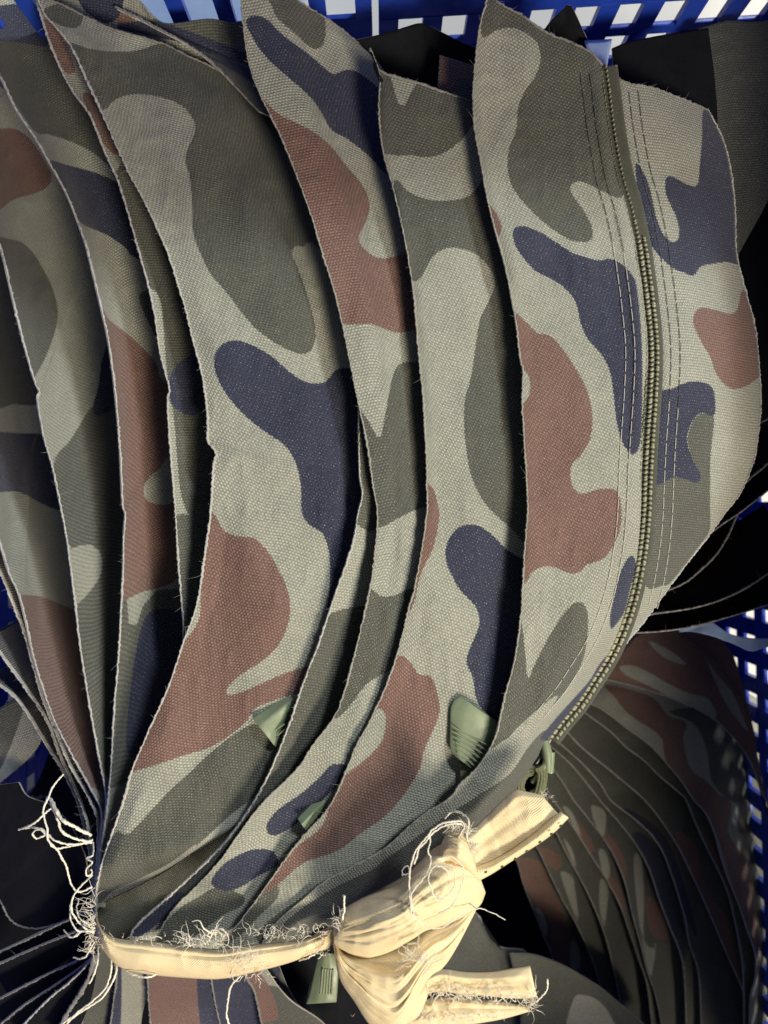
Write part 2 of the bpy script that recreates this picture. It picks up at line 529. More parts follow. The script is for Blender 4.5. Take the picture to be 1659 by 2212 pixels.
# right wall (runs along -y), left wall and front wall
rows = [(-0.110 - 0.020 * k - 0.0115, -0.110 - 0.020 * k) for k in range(3)]
MR = rotz(math.radians(-88.0))
basket_wall(-0.22, 0.312, MR, (0.188, -0.02, 0), rows, RIM, FLOOR_Z + 0.004, 0.0150, 0.0066)
ML = rotz(math.radians(90.0))
basket_wall(-0.312, 0.20, ML, (-0.192, -0.02, 0), rows, RIM, FLOOR_Z + 0.004, 0.0172, 0.0096)
basket_wall(-0.2, 0.19, rotz(math.pi), (-0.01, -0.335, 0), [], RIM, FLOOR_Z + 0.004, 0.0172, 0.0096)
b = Bag(); b.box((-0.192, -0.335, FLOOR_Z + 0.004), (0.2, 0.2, FLOOR_Z + 0.008))
b.build("base", M_BLUE, basket, smooth=False)

bb = Bag(); bb.box((-0.34, 0.215, FLOOR_Z + 0.002), (-0.052, 0.42, -0.150)); bb.box((-0.345, 0.210, -0.150), (-0.047, 0.425, -0.142))
tag(bb.build("storage_box", M_LBLUE, smooth=False), "light blue plastic box seen through the slots beyond the far basket wall", "storage box")

# ------------------------------------------------------------------ the tied bundle of camouflage panels
G1 = "camouflage panels fanned out of the cream tie"
E_F = [(1056, -25), (1052, 0), (1040, 40), (1030, 100), (1022, 200), (1025, 275), (1040, 360), (1055, 440), (1070, 500), (1085, 553), (1100, 618),
       (1115, 703), (1124, 778), (1130, 803), (1128, 863), (1132, 953), (1137, 1028), (1139, 1106), (1132, 1206), (1125, 1331), (1110, 1431), (1090, 1506),
       (1068, 1596), (1030, 1659), (995, 1692), (970, 1725), (910, 1764), (870, 1799), (830, 1834), (750, 1879), (700, 1906), (625, 1969), (585, 2006), (560, 2050)]
E_E = [(800, 105), (820, 165), (818, 240), (827, 325), (845, 390), (860, 450), (881, 553), (895, 653), (905, 773), (915, 873), (920, 978), (922, 1033), (922, 1106),
       (912, 1181), (895, 1271), (880, 1326), (860, 1406), (840, 1466), (830, 1491), (800, 1556), (770, 1611), (750, 1659), (710, 1744), (650, 1812),
       (600, 1879), (550, 1949), (505, 2008), (475, 2050)]
E_D = [(521, -30), (522, 0), (527, 65), (537, 135), (560, 200), (585, 250), (615, 315), (645, 390), (675, 475), (698, 553), (720, 623), (740, 703), (760, 803),
       (770, 850), (777, 883), (792, 953), (805, 1043), (815, 1106), (812, 1171), (800, 1266), (780, 1356), (765, 1416), (740, 1506), (720, 1551), (675, 1611),
       (640, 1664), (575, 1727), (525, 1789), (475, 1859), (425, 1914), (375, 1964), (345, 2012), (330, 2050)]
E_X = [(770, 780), (774, 850), (776, 890), (775, 928), (777, 1028), (783, 1068), (774, 1106), (760, 1181), (720, 1296), (690, 1386), (655, 1476),
       (630, 1551), (600, 1628), (565, 1704), (525, 1768), (480, 1827), (435, 1872), (390, 1914), (340, 1959), (290, 2006), (280, 2045)]
E_C = [(78, -12), (100, 35), (150, 95), (200, 200), (250, 310), (280, 375), (310, 430), (345, 505), (365, 553), (395, 648), (415, 728), (435, 803), (448, 890), (449, 950),
       (460, 966), (467, 983), (461, 1010), (455, 1106), (445, 1181), (425, 1306), (395, 1391), (365, 1481), (325, 1571), (287, 1659), (268, 1726), (245, 1794),
       (220, 1869), (208, 1930), (208, 1985)]
E_B = [(70, -40), (80, 0), (92, 45), (115, 110), (150, 185), (190, 240), (210, 285), (232, 340), (255, 390), (280, 470), (303, 553), (320, 613), (335, 683), (347, 768), (366, 838),
       (362, 863), (367, 953), (375, 1053), (379, 1106), (385, 1206), (392, 1296), (397, 1366), (392, 1460), (360, 1560), (310, 1660), (262, 1760), (225, 1880)]
E_A = [(-25, 120), (0, 162), (35, 235), (75, 295), (107, 350), (150, 430), (185, 525), (194, 560), (215, 648), (235, 738), (250, 853), (260, 978), (265, 1085), (271, 1112), (268, 1156),
       (265, 1256), (257, 1406), (247, 1531), (240, 1659), (232, 1745), (218, 1850), (207, 1960)]
E_Z = [(-20, 470), (7, 553), (30, 653), (55, 753), (76, 825), (86, 848), (82, 866), (95, 943), (115, 1013), (134, 1106), (145, 1166), (160, 1281), (175, 1406), (195, 1531), (218, 1655),
       (230, 1720), (228, 1770), (212, 1880), (206, 1960)]
E_Y = [(-30, 1090), (0, 1171), (20, 1236), (42, 1285), (60, 1356), (75, 1426), (100, 1506), (125, 1571), (170, 1655), (205, 1720), (222, 1765), (210, 1870), (204, 1960)]
E_W = [(-30, 1180), (0, 1236), (30, 1310), (52, 1366), (72, 1440), (92, 1510), (122, 1585), (152, 1655), (190, 1722), (212, 1790), (203, 1950)]
E_V = [(-25, 1375), (0, 1411), (55, 1486), (100, 1556), (130, 1635), (160, 1700), (185, 1770), (200, 1860), (202, 1950)]
E_U = [(-25, 1465), (0, 1481), (33, 1507), (65, 1551), (98, 1606), (135, 1665), (165, 1730), (182, 1790), (198, 1870), (200, 1950)]

def under(edge, dx, dxe=None, dy=0):
    n = len(edge); dxe = dx if dxe is None else dxe
    return [(x + dx + (dxe - dx) * (i / (n - 1)) ** 2, y + dy) for i, (x, y) in enumerate(edge)]

# ---- front panel with the zip
F_right = [(1531, 239), (1568, 320), (1586, 430), (1591, 545), (1610, 628), (1630, 703), (1640, 793), (1643, 878), (1636, 953), (1625, 1003), (1600, 1063), (1568, 1106), (1535, 1151),
           (1500, 1196), (1440, 1276), (1380, 1356), (1320, 1426), (1260, 1506), (1200, 1581), (1165, 1640), (1110, 1720), (1040, 1800), (960, 1860), (860, 1930), (760, 1985), (690, 2020), (640, 2055)]
F_top = [(1056, -25), (1075, 3), (1130, 35), (1180, 70), (1265, 106), (1308, 146), (1350, 177), (1410, 190), (1470, 212), (1531, 239)]
F_bl = dict(
    O=[c2((445, -60), (420, 100), (425, 165), (480, 135), (540, 120), (610, 140), (660, 185), (676, 250), (655, 325), (610, 390), (580, 460), (570, 560), (540, 640), (533, 720), (550, 800),
          (590, 860), (650, 925), (720, 985), (800, 1035), (870, 1047), (902, 1025), (895, 970), (860, 905), (815, 840), (805, 810), (830, 785), (880, 795), (940, 825), (1030, 850), (1034, 700), (1010, 400), (960, 260), (700, 60), (560, -20)),
       c6((575, 440), (598, 500), (612, 620), (622, 722), (645, 670), (700, 560), (760, 460), (810, 400), (845, 388), (875, 415), (882, 500), (868, 610), (835, 695), (770, 790), (690, 880), (600, 955), (520, 985), (440, 1030), (430, 900), (520, 640)),
       [(1100, 1672), (1140, 1615), (1180, 1575), (1215, 1590), (1160, 1720), (1040, 1810), (880, 1900), (820, 1870), (870, 1830), (950, 1772), (1035, 1716)],
       [(850, 1850), (800, 1880), (700, 1930), (600, 2010), (640, 2060), (760, 2000), (880, 1920), (900, 1880)],
       c4((1425, 690), (1418, 800), (1410, 900), (1410, 1106), (1408, 1180), (1380, 1230), (1240, 1410), (1190, 1435), (1140, 1436), (1120, 1380), (1140, 1200), (1160, 1040), (1180, 960), (1250, 940), (1310, 900), (1320, 850), (1310, 790), (1330, 720), (1370, 680))],
    B=[[(1095, 650), (1112, 672), (1140, 698), (1160, 718), (1190, 726), (1215, 753), (1245, 798), (1270, 848), (1280, 898), (1275, 948), (1255, 983), (1237, 1003), (1232, 1028), (1242, 1058), (1260, 1066),
        (1295, 1056), (1328, 1058), (1340, 1078), (1343, 1106), (1342, 1131), (1330, 1171), (1305, 1206), (1270, 1219), (1250, 1237), (1225, 1238), (1200, 1226), (1175, 1224), (1150, 1236), (1135, 1258), (1090, 1275), (1080, 1000), (1085, 885), (1126, 874), (1144, 848), (1141, 812), (1122, 793), (1085, 778), (1080, 700)],
       [(1048, 436), (1062, 447), (1075, 465), (1084, 490), (1076, 512), (1062, 505), (1045, 470)],
       c4((1340, 250), (1370, 222), (1430, 232), (1500, 250), (1530, 220), (1545, 150), (1590, 170), (1660, 300), (1680, 440), (1600, 540), (1520, 575), (1470, 555), (1430, 500), (1410, 440), (1370, 370), (1338, 300))],
    N=[[(1107, 508), (1112, 492), (1130, 488), (1165, 500), (1205, 525), (1240, 547), (1294, 562), (1315, 558), (1340, 568), (1365, 593), (1377, 628), (1387, 753), (1387, 903), (1382, 963), (1370, 982), (1360, 978),
        (1345, 958), (1332, 913), (1325, 853), (1317, 803), (1300, 768), (1270, 733), (1254, 698), (1245, 658), (1230, 633), (1200, 608), (1160, 588), (1135, 563), (1115, 535)],
       c6((1075, 188), (1045, 210), (1015, 280), (990, 380), (975, 460), (980, 505), (1000, 490), (1040, 430), (1065, 330), (1090, 240)),
       c6((975, 615), (935, 650), (885, 730), (810, 815), (735, 900), (670, 985), (720, 970), (820, 875), (910, 760), (970, 680)),
       [(1519, 236), (1516, 300), (1511, 360), (1508, 395), (1500, 402), (1480, 396), (1450, 380), (1437, 388), (1440, 425), (1459, 465), (1467, 500), (1460, 522), (1440, 515), (1420, 475), (1402, 400), (1382, 358), (1372, 360),
        (1384, 460), (1402, 520), (1424, 553), (1454, 580), (1480, 590), (1499, 596), (1512, 577), (1529, 572), (1569, 566), (1610, 560), (1610, 420), (1580, 300), (1540, 225)],
       c4((1180, 605), (1250, 570), (1310, 545), (1370, 543), (1420, 570), (1432, 640), (1425, 690), (1370, 680), (1330, 720), (1310, 790), (1330, 870), (1370, 950), (1350, 980), (1300, 965), (1250, 955), (1200, 985), (1165, 975), (1170, 800))],
    S=[c6((1120, 400), (1150, 345), (1190, 322), (1240, 320), (1260, 360), (1150, 520), (1090, 520)),
       [(1060, 1650), (1110, 1580), (1165, 1530), (1205, 1500), (1190, 1530), (1130, 1590), (1090, 1640), (1045, 1690), (990, 1730), (985, 1715), (1020, 1690)]])

zipL = [(1312, 143), (1320, 200), (1330, 280), (1347, 375), (1368, 450), (1385, 530), (1391, 570), (1402, 653), (1411, 753), (1408, 853), (1401, 953), (1396, 1053), (1394, 1106), (1387, 1181), (1372, 1266), (1350, 1341), (1320, 1411),
        (1280, 1476), (1250, 1521), (1216, 1562), (1190, 1596)]
zc = spline(zipL, 200)
def front_z(X, Y, T, S, d):
    # shallow trough where the zip is sewn in
    m = np.full(X.shape, 1e9)
    for i in range(0, 200, 2):
        m = np.minimum(m, (X - zc[i, 0]) ** 2 + (Y - zc[i, 1]) ** 2)
    m = np.sqrt(m)
    lowcurl = -0.020 * np.clip((T - 0.62) / 0.38, 0, 1) * np.clip(S, 0, 1) ** 1.3
    return -0.0012 * np.exp(-(m / 16) ** 2) + 0.0006 * np.exp(-((m - 30) / 12) ** 2) + lowcurl

front, gF = panel("fabric_panel", "topmost camouflage panel with a zip sewn down it, right side of the tied bundle", G1, E_F, F_right, emat=M_SOFT, er=0.00026, top=F_top, hairs=60,
                  z0=(0.008, 0.006, 0.0052, 0.006, 0.0065, 0.006, 0.002), slope=0.000016, drop=(0.026, 0.5), blobs=F_bl, seed=1, step=4.5, zfun=front_z, wav=0.0016)
cut_edge(gF["T0"], front, M_DIMRIM, 0.0003, 40, 0.003, 31, "raw_top_edge")
cut_edge(gF["R"], front, M_RIM, 0.0003, 30, 0.0015, 32, "raw_side_edge")

# lookup of the front panel's height under a grid position
def lookup(g):
    X, Y, Z = g["X"].ravel(), g["Y"].ravel(), g["z"].ravel()
    def f(x, y):
        i = np.argmin((X - x) ** 2 + (Y - y) ** 2)
        return Z[i]
    return f
zF = lookup(gF)

def on(g_z, pts, lift, n):
    c = spline(pts, n)
    zz = np.array([g_z(x, y) for x, y in c])
    k = np.ones(9) / 9
    zz = np.convolve(np.pad(zz, 4, 'edge'), k, 'valid')
    return P(c[:, 0], c[:, 1], zz + lift), c

def normal2d(c):
    t = np.gradient(c, axis=0); t /= np.linalg.norm(t, axis=1)[:, None]
    return np.stack([-t[:, 1], t[:, 0]], -1)     # grid space: points to the left of travel on screen? (handled by sign)

# ---- zip
n = 300
Wz, cz = on(zF, zipL, 0.0009, n)
nrm = -normal2d(cz)
def strip(name, a0, a1, lift, mat, parent, crown=0.0, n=300, cols=6):
    w, c = on(zF, zipL, 0, n)
    z = w[:, 2]
    rows_ = []
    for j in range(cols):
        q = j / (cols - 1)
        off = a0 + (a1 - a0) * q
        xy = c + nrm[:n] * off
        rows_.append(P(xy[:, 0], xy[:, 1], z + lift + crown * math.sin(math.pi * q)))
    W = np.stack(rows_, 1)
    me = mesh_from(name, W, grid_faces(n, cols))
    o = link(name, me, mat, parent)
    so = o.modifiers.new("thickness", 'SOLIDIFY'); so.thickness = 0.0005; so.offset = 0
    return o
zipper = strip("zipper", -26, 21, 0.0007, M_TAPE, front, 0.0003)
# coil: two rows of small rounded elements and a finer selvedge row
arc = np.r_[0, np.cumsum(np.linalg.norm(np.diff(Wz, axis=0), axis=1))]
bc = Bag()
for off, pitch, ra, rb in ((9.5, 0.00145, 0.00082, 0.00058), (-2.5, 0.00145, 0.00088, 0.00060), (-14.0, 0.0012, 0.00048, 0.00036)):
    ph = 0.3 if off > 0 else 0.0
    s = np.arange(0.0005 + ph * pitch, arc[-1], pitch)
    for k, a in enumerate(s):
        i = np.interp(a, arc, np.arange(n)); i0 = int(i)
        xy = cz[i0] + nrm[i0] * off
        low = np.clip((cz[i0, 1] - 1180) / 250, 0, 1)
        up_ = np.clip((560 - cz[i0, 1]) / 120, 0, 1)         # upper stretch: chain hidden, only the fine row shows
        if off > 0 and up_ > 0.4: continue
        if off < -10 and low > 0.3: continue
        zz = Wz[i0, 2] + 0.0009 - (0.0004 if off < -10 else 0)
        p = P(xy[0], xy[1], zz)
        t = Wz[min(i0 + 2, n - 1)] - Wz[max(i0 - 2, 0)]; t /= np.linalg.norm(t)
        sd = np.cross(t, (0, 0, 1)); sd /= np.linalg.norm(sd); up = np.cross(sd, t)
        tt = t * math.cos(0.5) + sd * math.sin(0.5) * (1 if off > 0 else -1); s2 = np.cross(tt, up)
        j = random.uniform(0.9, 1.1) * (0.86 - 0.40 * up_ + 0.12 * low)
        bc.ball(p, s2 * ra * j, tt * rb * j * (1 + 0.1 * low), up * 0.00062, 8, 6)
tag(bc.build("zipper_coil", M_COIL, zipper), kind="stuff")
# sewing lines
for off, mat_top, sd in ((-40, M_DSTITCH, 3), (-60, M_DSTITCH, 4), (38, M_DSTITCH, 5), (58, M_DSTITCH, 6)):
    pl = Bag(); dk = Bag()
    xy = cz + nrm * off
    y0 = 150 if off < 0 else 190
    keep = (xy[:, 1] > y0) & (xy[:, 1] < (1560 if off < 0 else 1330))
    W, _ = on(zF, xy[keep], 0.00022, 260)
    cc = spline(xy[keep], 260)
    L = np.r_[0, np.cumsum(np.linalg.norm(np.diff(W, axis=0), axis=1))]
    a = 0.001
    while a < L[-1] - 0.005:
        ln = random.uniform(0.0034, 0.0046)
        q = np.linspace(a, a + ln, 6)
        pts = np.stack([np.interp(q, L, W[:, k]) for k in range(3)], -1)
        pts[:, 2] += 0.0001 + 0.00018 * np.sin(np.linspace(0, np.pi, 6))
        y = np.interp(a, L, cc[:, 1])
        (pl if y > (520 if off < 0 else 860) else dk).tube(pts, 0.00013, 5)
        a += ln + random.uniform(0.0006, 0.001)
    pl.build("stitching", M_STITCH, front)
    dk.build("stitching", M_DSTITCH, front)

# ---- panel under it (E)
E_right = under(E_F, 110, 40)
E_right[0] = (1120, 70)
E_right = [(1130, 240)] + [p for p in E_right if p[1] > 260]
E_bl = dict(
    O=[c2((-80, 200), (-40, 250), (20, 310), (75, 460), (150, 350), (240, 370), (390, 430), (400, 500), (365, 565), (325, 615), (260, 660), (190, 680), (120, 672), (30, 668), (-60, 620)),
       [(854, 387), (884, 415), (929, 431), (969, 433), (1009, 425), (1034, 402), (1060, 390), (1130, 520), (1180, 700), (1200, 1000), (1190, 1190), (1150, 1190), (1129, 1171), (1109, 1146), (1074, 1116), (1044, 1083), (1019, 1033), (1007, 973),
        (1002, 913), (1004, 863), (1017, 813), (1029, 733), (1037, 688), (1054, 653), (1068, 618), (1066, 593), (1044, 563), (1024, 547), (994, 537), (964, 537), (935, 555), (905, 605), (885, 600), (860, 520), (840, 440)],
       c7((1196, 500), (1200, 560), (1120, 640), (1030, 730), (900, 800), (900, 740), (1040, 590), (1150, 500)),
       c7((1500, 470), (1300, 560), (1100, 730), (1300, 760), (1600, 560))],
    B=[[(890, 1020), (922, 1043), (938, 1058), (949, 1106), (948, 1126), (937, 1181), (909, 1241), (889, 1316), (860, 1340), (860, 1200)],
       [(820, 1436), (845, 1420), (869, 1416), (887, 1431), (905, 1456), (930, 1461), (942, 1486), (950, 1521), (947, 1551), (930, 1590), (915, 1625), (905, 1665), (870, 1720), (830, 1765), (780, 1800), (735, 1835), (690, 1852), (650, 1868), (600, 1912), (570, 1930), (590, 1885), (640, 1830),
        (690, 1790), (708, 1750), (712, 1700), (735, 1680), (765, 1660), (800, 1630), (825, 1600), (832, 1570), (832, 1545), (815, 1530), (780, 1560), (800, 1500)]],
    N=[c6((265, 200), (270, 140), (300, 85), (350, 55), (410, 60), (470, 100), (530, 160), (600, 205), (700, 260), (720, 600), (650, 900), (540, 940), (490, 905), (430, 860), (395, 800), (385, 720), (355, 650), (370, 590), (410, 490), (405, 430), (380, 390), (330, 340), (290, 270))],
    S=[])
_, gE = panel("fabric_panel", "camouflage panel with a large brown patch low down, second from the zip panel", G1, E_E, E_right, emat=M_SOFT, er=0.00026, top=[(800, 105), (820, 152), (900, 178), (1020, 218), (1130, 240)],
              hairs=50, z0=(0.003, 0.0038, 0.0036, 0.0034, 0.0036, 0.004, 0.001), slope=0.000010, curv=0.00000006, blobs=E_bl, seed=2, wav=0.0014)
cut_edge(gE["T0"], bpy.data.objects["fabric_panel.001"], M_DIMRIM, 0.0003, 20, 0.002, 41, "raw_top_edge")

# ---- D
D_right = under(E_E, 110, 30)
D_right = [(880, 220)] + [p for p in D_right if p[1] > 230]
D_bl = dict(
    O=[c1((1140, -20), (1165, 10), (1200, 80), (1280, 150), (1350, 210), (1395, 195), (1408, 120), (1390, 40), (1340, -20)),
       [(762, 868), (790, 900), (805, 925), (820, 948), (830, 905), (840, 850), (850, 805), (865, 785), (890, 782), (930, 792), (990, 900), (990, 1050), (940, 1085), (890, 1105), (860, 1120), (820, 1140), (790, 1130), (780, 1000)],
       [(770, 1235), (800, 1268), (825, 1288), (855, 1285), (890, 1272), (960, 1290), (930, 1410), (860, 1440), (830, 1455), (790, 1480), (760, 1520), (728, 1552), (715, 1530), (750, 1360)],
       c7((1030, 540), (1060, 560), (1040, 600), (960, 640), (800, 760), (700, 800), (640, 760), (760, 620), (850, 560), (950, 510))],
    B=[[(555, 215), (600, 245), (640, 265), (670, 280), (710, 310), (750, 360), (780, 395), (797, 430), (797, 465), (780, 500), (775, 520), (790, 540), (820, 558), (860, 552), (900, 545), (980, 600), (970, 690), (880, 716), (850, 718), (800, 700), (735, 698), (690, 640), (620, 420)],
       c5((1640, 950), (1700, 840), (1760, 900), (1700, 1050), (1560, 1106), (1580, 1040))],
    N=[c1((1062, 100), (1075, 75), (1100, 65), (1150, 80), (1200, 130), (1260, 180), (1330, 230), (1400, 290), (1440, 320), (1500, 300), (1560, 320), (1659, 400), (1780, 520), (1780, 820), (1659, 745), (1600, 680), (1500, 600), (1430, 560), (1390, 490), (1340, 420), (1240, 330), (1160, 260), (1100, 180)),
       c7((912, 490), (960, 420), (1040, 370), (1110, 350), (1180, 360), (1200, 420), (1110, 470), (1060, 505), (1000, 530), (940, 522)),
       [(720, 1650), (690, 1679), (650, 1714), (600, 1749), (575, 1784), (590, 1806), (640, 1780), (700, 1725), (760, 1665)]])
_, gD = panel("fabric_panel", "camouflage panel with a navy streak at its tip and a brown patch below it", G1, E_D, D_right, emat=M_SOFT, er=0.00026, top=[(521, -30), (600, -40), (650, 5), (720, 50), (782, 102), (815, 158), (880, 220)],
              hairs=50, z0=(0.003, 0.0022, 0.002, 0.002, 0.0025, 0.003, 0.001), slope=0.00002, curv=0.00000012, blobs=D_bl, seed=3, wav=0.0012)
cut_edge(gD["T0"], bpy.data.objects["fabric_panel.002"], M_DIMRIM, 0.0003, 30, 0.0025, 42, "raw_top_edge")

# ---- thin panel between C and D
X_right = under([p for p in E_D if p[1] > 760], 60, 25)
X_bl = dict(O=[[(600, 400), (800, 420), (900, 1000), (880, 1120), (760, 1130), (740, 900)], [(700, 1330), (900, 1330), (800, 1560), (640, 1700), (500, 1830), (360, 1990), (330, 1950), (480, 1810), (600, 1600), (650, 1480)]],
            N=[c7((760, 540), (640, 640), (560, 720), (620, 720), (720, 640), (800, 560))], B=[])
panel("fabric_panel", "narrow dark strip of camouflage panel showing left of the central panels", G1, E_X, X_right, hairs=30,
      z0=(-0.002, 0.0, 0.0, 0.0, 0.0, 0.0), slope=0.00010, blobs=X_bl, seed=4)

# ---- C, the wide panel
C_right = [(620, 300), (660, 360), (700, 440), (760, 553), (790, 623), (820, 703), (840, 803), (850, 900), (860, 1000), (860, 1106), (830, 1200), (790, 1300), (750, 1400), (715, 1490), (680, 1570), (640, 1650), (570, 1730), (500, 1790), (455, 1800)]
C_top = [(78, -12), (130, 8), (190, 38), (250, 65), (345, 92), (400, 118), (470, 152), (525, 195), (570, 240), (620, 300)]
C_bot = [(208, 1985), (212, 1962), (240, 1943), (300, 1914), (360, 1882), (400, 1852), (430, 1826), (455, 1800)]
C_bl = dict(
    O=[[(140, 96), (190, 104), (240, 111), (300, 108), (345, 94), (400, 100), (470, 130), (540, 180), (640, 290), (700, 400), (740, 540), (700, 545), (670, 522), (655, 534), (640, 531), (630, 545), (640, 570), (655, 610), (672, 665), (681, 705), (681, 735), (672, 757), (655, 765), (630, 760),
        (590, 738), (550, 708), (520, 673), (490, 633), (455, 593), (435, 553), (425, 530), (415, 490), (415, 450), (410, 385), (400, 350), (405, 320), (420, 290), (420, 265), (400, 235), (365, 215), (320, 205), (280, 205), (250, 215), (222, 238), (195, 200)],
       c7((420, 640), (430, 480), (470, 330), (510, 270), (540, 290), (560, 280), (600, 240), (720, 110), (840, 0), (900, -60), (1090, -190), (1180, -120), (1250, 0), (1000, 200), (880, 310), (780, 390), (600, 480), (470, 545)),
       [(95, 20), (150, 5), (180, 30), (165, 60), (120, 50)]],
    B=[c5((915, 0), (935, 25), (970, 80), (1030, 105), (1090, 110), (1150, 160), (1200, 240), (1240, 330), (1255, 420), (1240, 500), (1200, 580), (1140, 640), (1060, 690), (1000, 740), (975, 775), (990, 790), (1050, 775), (1130, 740), (1220, 700), (1310, 670), (1420, 640), (1440, 740), (1300, 780), (1200, 810),
          (1100, 850), (1070, 900), (1000, 960), (900, 1020), (800, 1050), (700, 1085), (600, 1115), (500, 1140), (540, 1000), (640, 800), (740, 640), (790, 565), (835, 510), (862, 450), (866, 380), (870, 250), (890, 100))],
    N=[c3((925, 440), (940, 400), (980, 370), (1030, 365), (1090, 385), (1170, 430), (1240, 490), (1310, 540), (1370, 550), (1410, 540), (1440, 500), (1470, 485), (1520, 485), (1640, 500), (1700, 800), (1740, 1100), (1640, 1400), (1500, 1560), (1415, 1560), (1422, 1450), (1425, 1330), (1415, 1256), (1390, 1196), (1340, 1166), (1310, 1126), (1300, 1080), (1300, 1000),
          (1285, 920), (1260, 860), (1220, 810), (1160, 770), (1080, 710), (1010, 640), (960, 570), (930, 500)),
       [(90, -20), (240, -20), (260, 20), (180, 15)]],
    S=[[(212, 1975), (215, 1952), (245, 1930), (300, 1902), (360, 1868), (398, 1842), (425, 1822), (410, 1850), (360, 1885), (300, 1917), (240, 1948)]])  # pale strip along the lower fold: its highlight painted into the print
def c_fold(X, Y, T, S, d):
    # the lower edge rolls under towards the tie
    q = np.clip((T - 0.955) / 0.045, 0, 1)
    return -0.010 * q * q + 0.0025 * np.exp(-((T - 0.955) / 0.03) ** 2)
_, gC = panel("fabric_panel", "widest camouflage panel with a navy patch, a brown patch and a long pale finger", G1, E_C, C_right, top=C_top, bottom=C_bot, hairs=70,
              z0=(-0.004, -0.002, -0.001, 0, 0, 0, 0.001), slope=0.000004, curv=0.000000058, blobs=C_bl, seed=5, zfun=c_fold, step=4.5, wav=0.0022)
cut_edge(gC["T0"], bpy.data.objects["fabric_panel.004"], M_DIMRIM, 0.0003, 50, 0.003, 43, "raw_top_edge")

# ---- dark inside of the fold above the tie
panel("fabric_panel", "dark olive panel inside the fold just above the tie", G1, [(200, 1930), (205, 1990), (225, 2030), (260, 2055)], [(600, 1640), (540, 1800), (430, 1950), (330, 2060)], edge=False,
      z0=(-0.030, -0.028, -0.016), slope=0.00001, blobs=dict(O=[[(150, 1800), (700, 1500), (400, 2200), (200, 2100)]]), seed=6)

# ---- B (thin strip left of C)
B_bl = dict(B=[[(88, 40), (130, 66), (162, 146), (160, 157), (142, 157), (112, 110)], [(178, 206), (202, 208), (228, 262), (258, 326), (238, 328), (208, 282)]],
            O=[[(250, 372), (290, 378), (420, 600), (470, 800), (480, 1100), (400, 1100), (375, 900), (360, 800), (352, 700), (345, 640), (320, 620), (300, 540)], [(330, 1150), (470, 1150), (470, 1500), (300, 1760), (250, 1760), (380, 1450)]],
            N=[c3((735, 520), (800, 440), (880, 420), (900, 600), (840, 690), (740, 640))])
panel("fabric_panel", "very narrow strip of camouflage panel hugging the left edge of the widest panel", G1, E_B, under(E_C, 90, 20)[:-2], hairs=50,
      z0=(-0.009, -0.008, -0.008, -0.008, -0.006, -0.002), slope=0.00013, blobs=B_bl, seed=7)

# ---- A
A_bl = dict(
    O=[[(-30, 130), (20, 60), (90, 75), (200, 200), (250, 370), (238, 362), (200, 330), (150, 305), (95, 288), (78, 288), (40, 235)],
       [(300, 640), (360, 640), (360, 760), (345, 745)],
       c5((430, -300), (520, -200), (560, 500), (640, 360), (760, 330), (900, 400), (820, 900), (480, 1200), (440, 1000))],
    N=[[(-30, 20), (100, 20), (150, 150), (120, 110), (60, 95), (-30, 80)],
       c1((205, 700), (300, 715), (420, 748), (500, 785), (600, 850), (680, 1080), (640, 1130), (570, 1106), (530, 1060), (450, 1010), (345, 960), (290, 860)),
       c5((620, 470), (720, 420), (900, 500), (760, 900), (560, 1060), (560, 800))],
    B=[c3((440, 255), (470, 275), (530, 320), (620, 400), (680, 470), (705, 540), (900, 640), (900, 850), (740, 860), (690, 920), (640, 960), (620, 1010), (640, 1060), (720, 1075), (800, 1060), (850, 1300), (760, 1400), (700, 1430), (620, 1450), (500, 1475), (490, 1200), (480, 800))],
    S=[[(107, 345), (90, 300), (120, 300), (180, 332), (235, 362), (270, 400), (250, 392), (180, 365)]])
panel("fabric_panel", "camouflage panel with a maroon strip, third edge from the left at mid height", G1, E_A, under(E_B, 95, 20), hairs=60, top=[(-25, 120), (-25, 50), (0, -5), (60, -22), (120, -24), (165, -40)],
      z0=(-0.013, -0.013, -0.014, -0.014, -0.012, -0.004), slope=0.00013, blobs=A_bl, seed=8)
# ---- Z
Z_bl = dict(
    B=[c1((-80, 560), (0, 555), (70, 558), (130, 600), (190, 690), (225, 770), (180, 825), (60, 862), (0, 905), (-80, 920))],
    O=[c3((-60, -60), (60, -70), (130, -30), (200, 80), (240, 180), (250, 270), (220, 380), (170, 490), (110, 560), (40, 400), (-30, 200)),
       c3((520, 560), (420, 630), (380, 670), (300, 800), (240, 865), (230, 960), (270, 1150), (300, 1260), (340, 1250), (420, 1260), (440, 1360), (380, 1460), (330, 1520), (340, 1700), (380, 2000), (460, 2250), (640, 2200), (640, 800)),
       [(0, 120), (80, 220), (140, 300), (180, 400), (80, 260), (30, 215), (-30, 150)]],
    N=[c3((480, 360), (440, 450), (425, 560), (400, 660), (430, 690), (560, 600), (560, 400))])
panel("fabric_panel", "camouflage panel with an olive oval, second edge from the left at mid height", G1, E_Z, under(E_A, 95, 20), hairs=60, top=[(-20, 470), (-30, 330), (-25, 190), (70, 120)],
      z0=(-0.018, -0.019, -0.020, -0.019, -0.015, -0.005), slope=0.00013, blobs=Z_bl, seed=9)
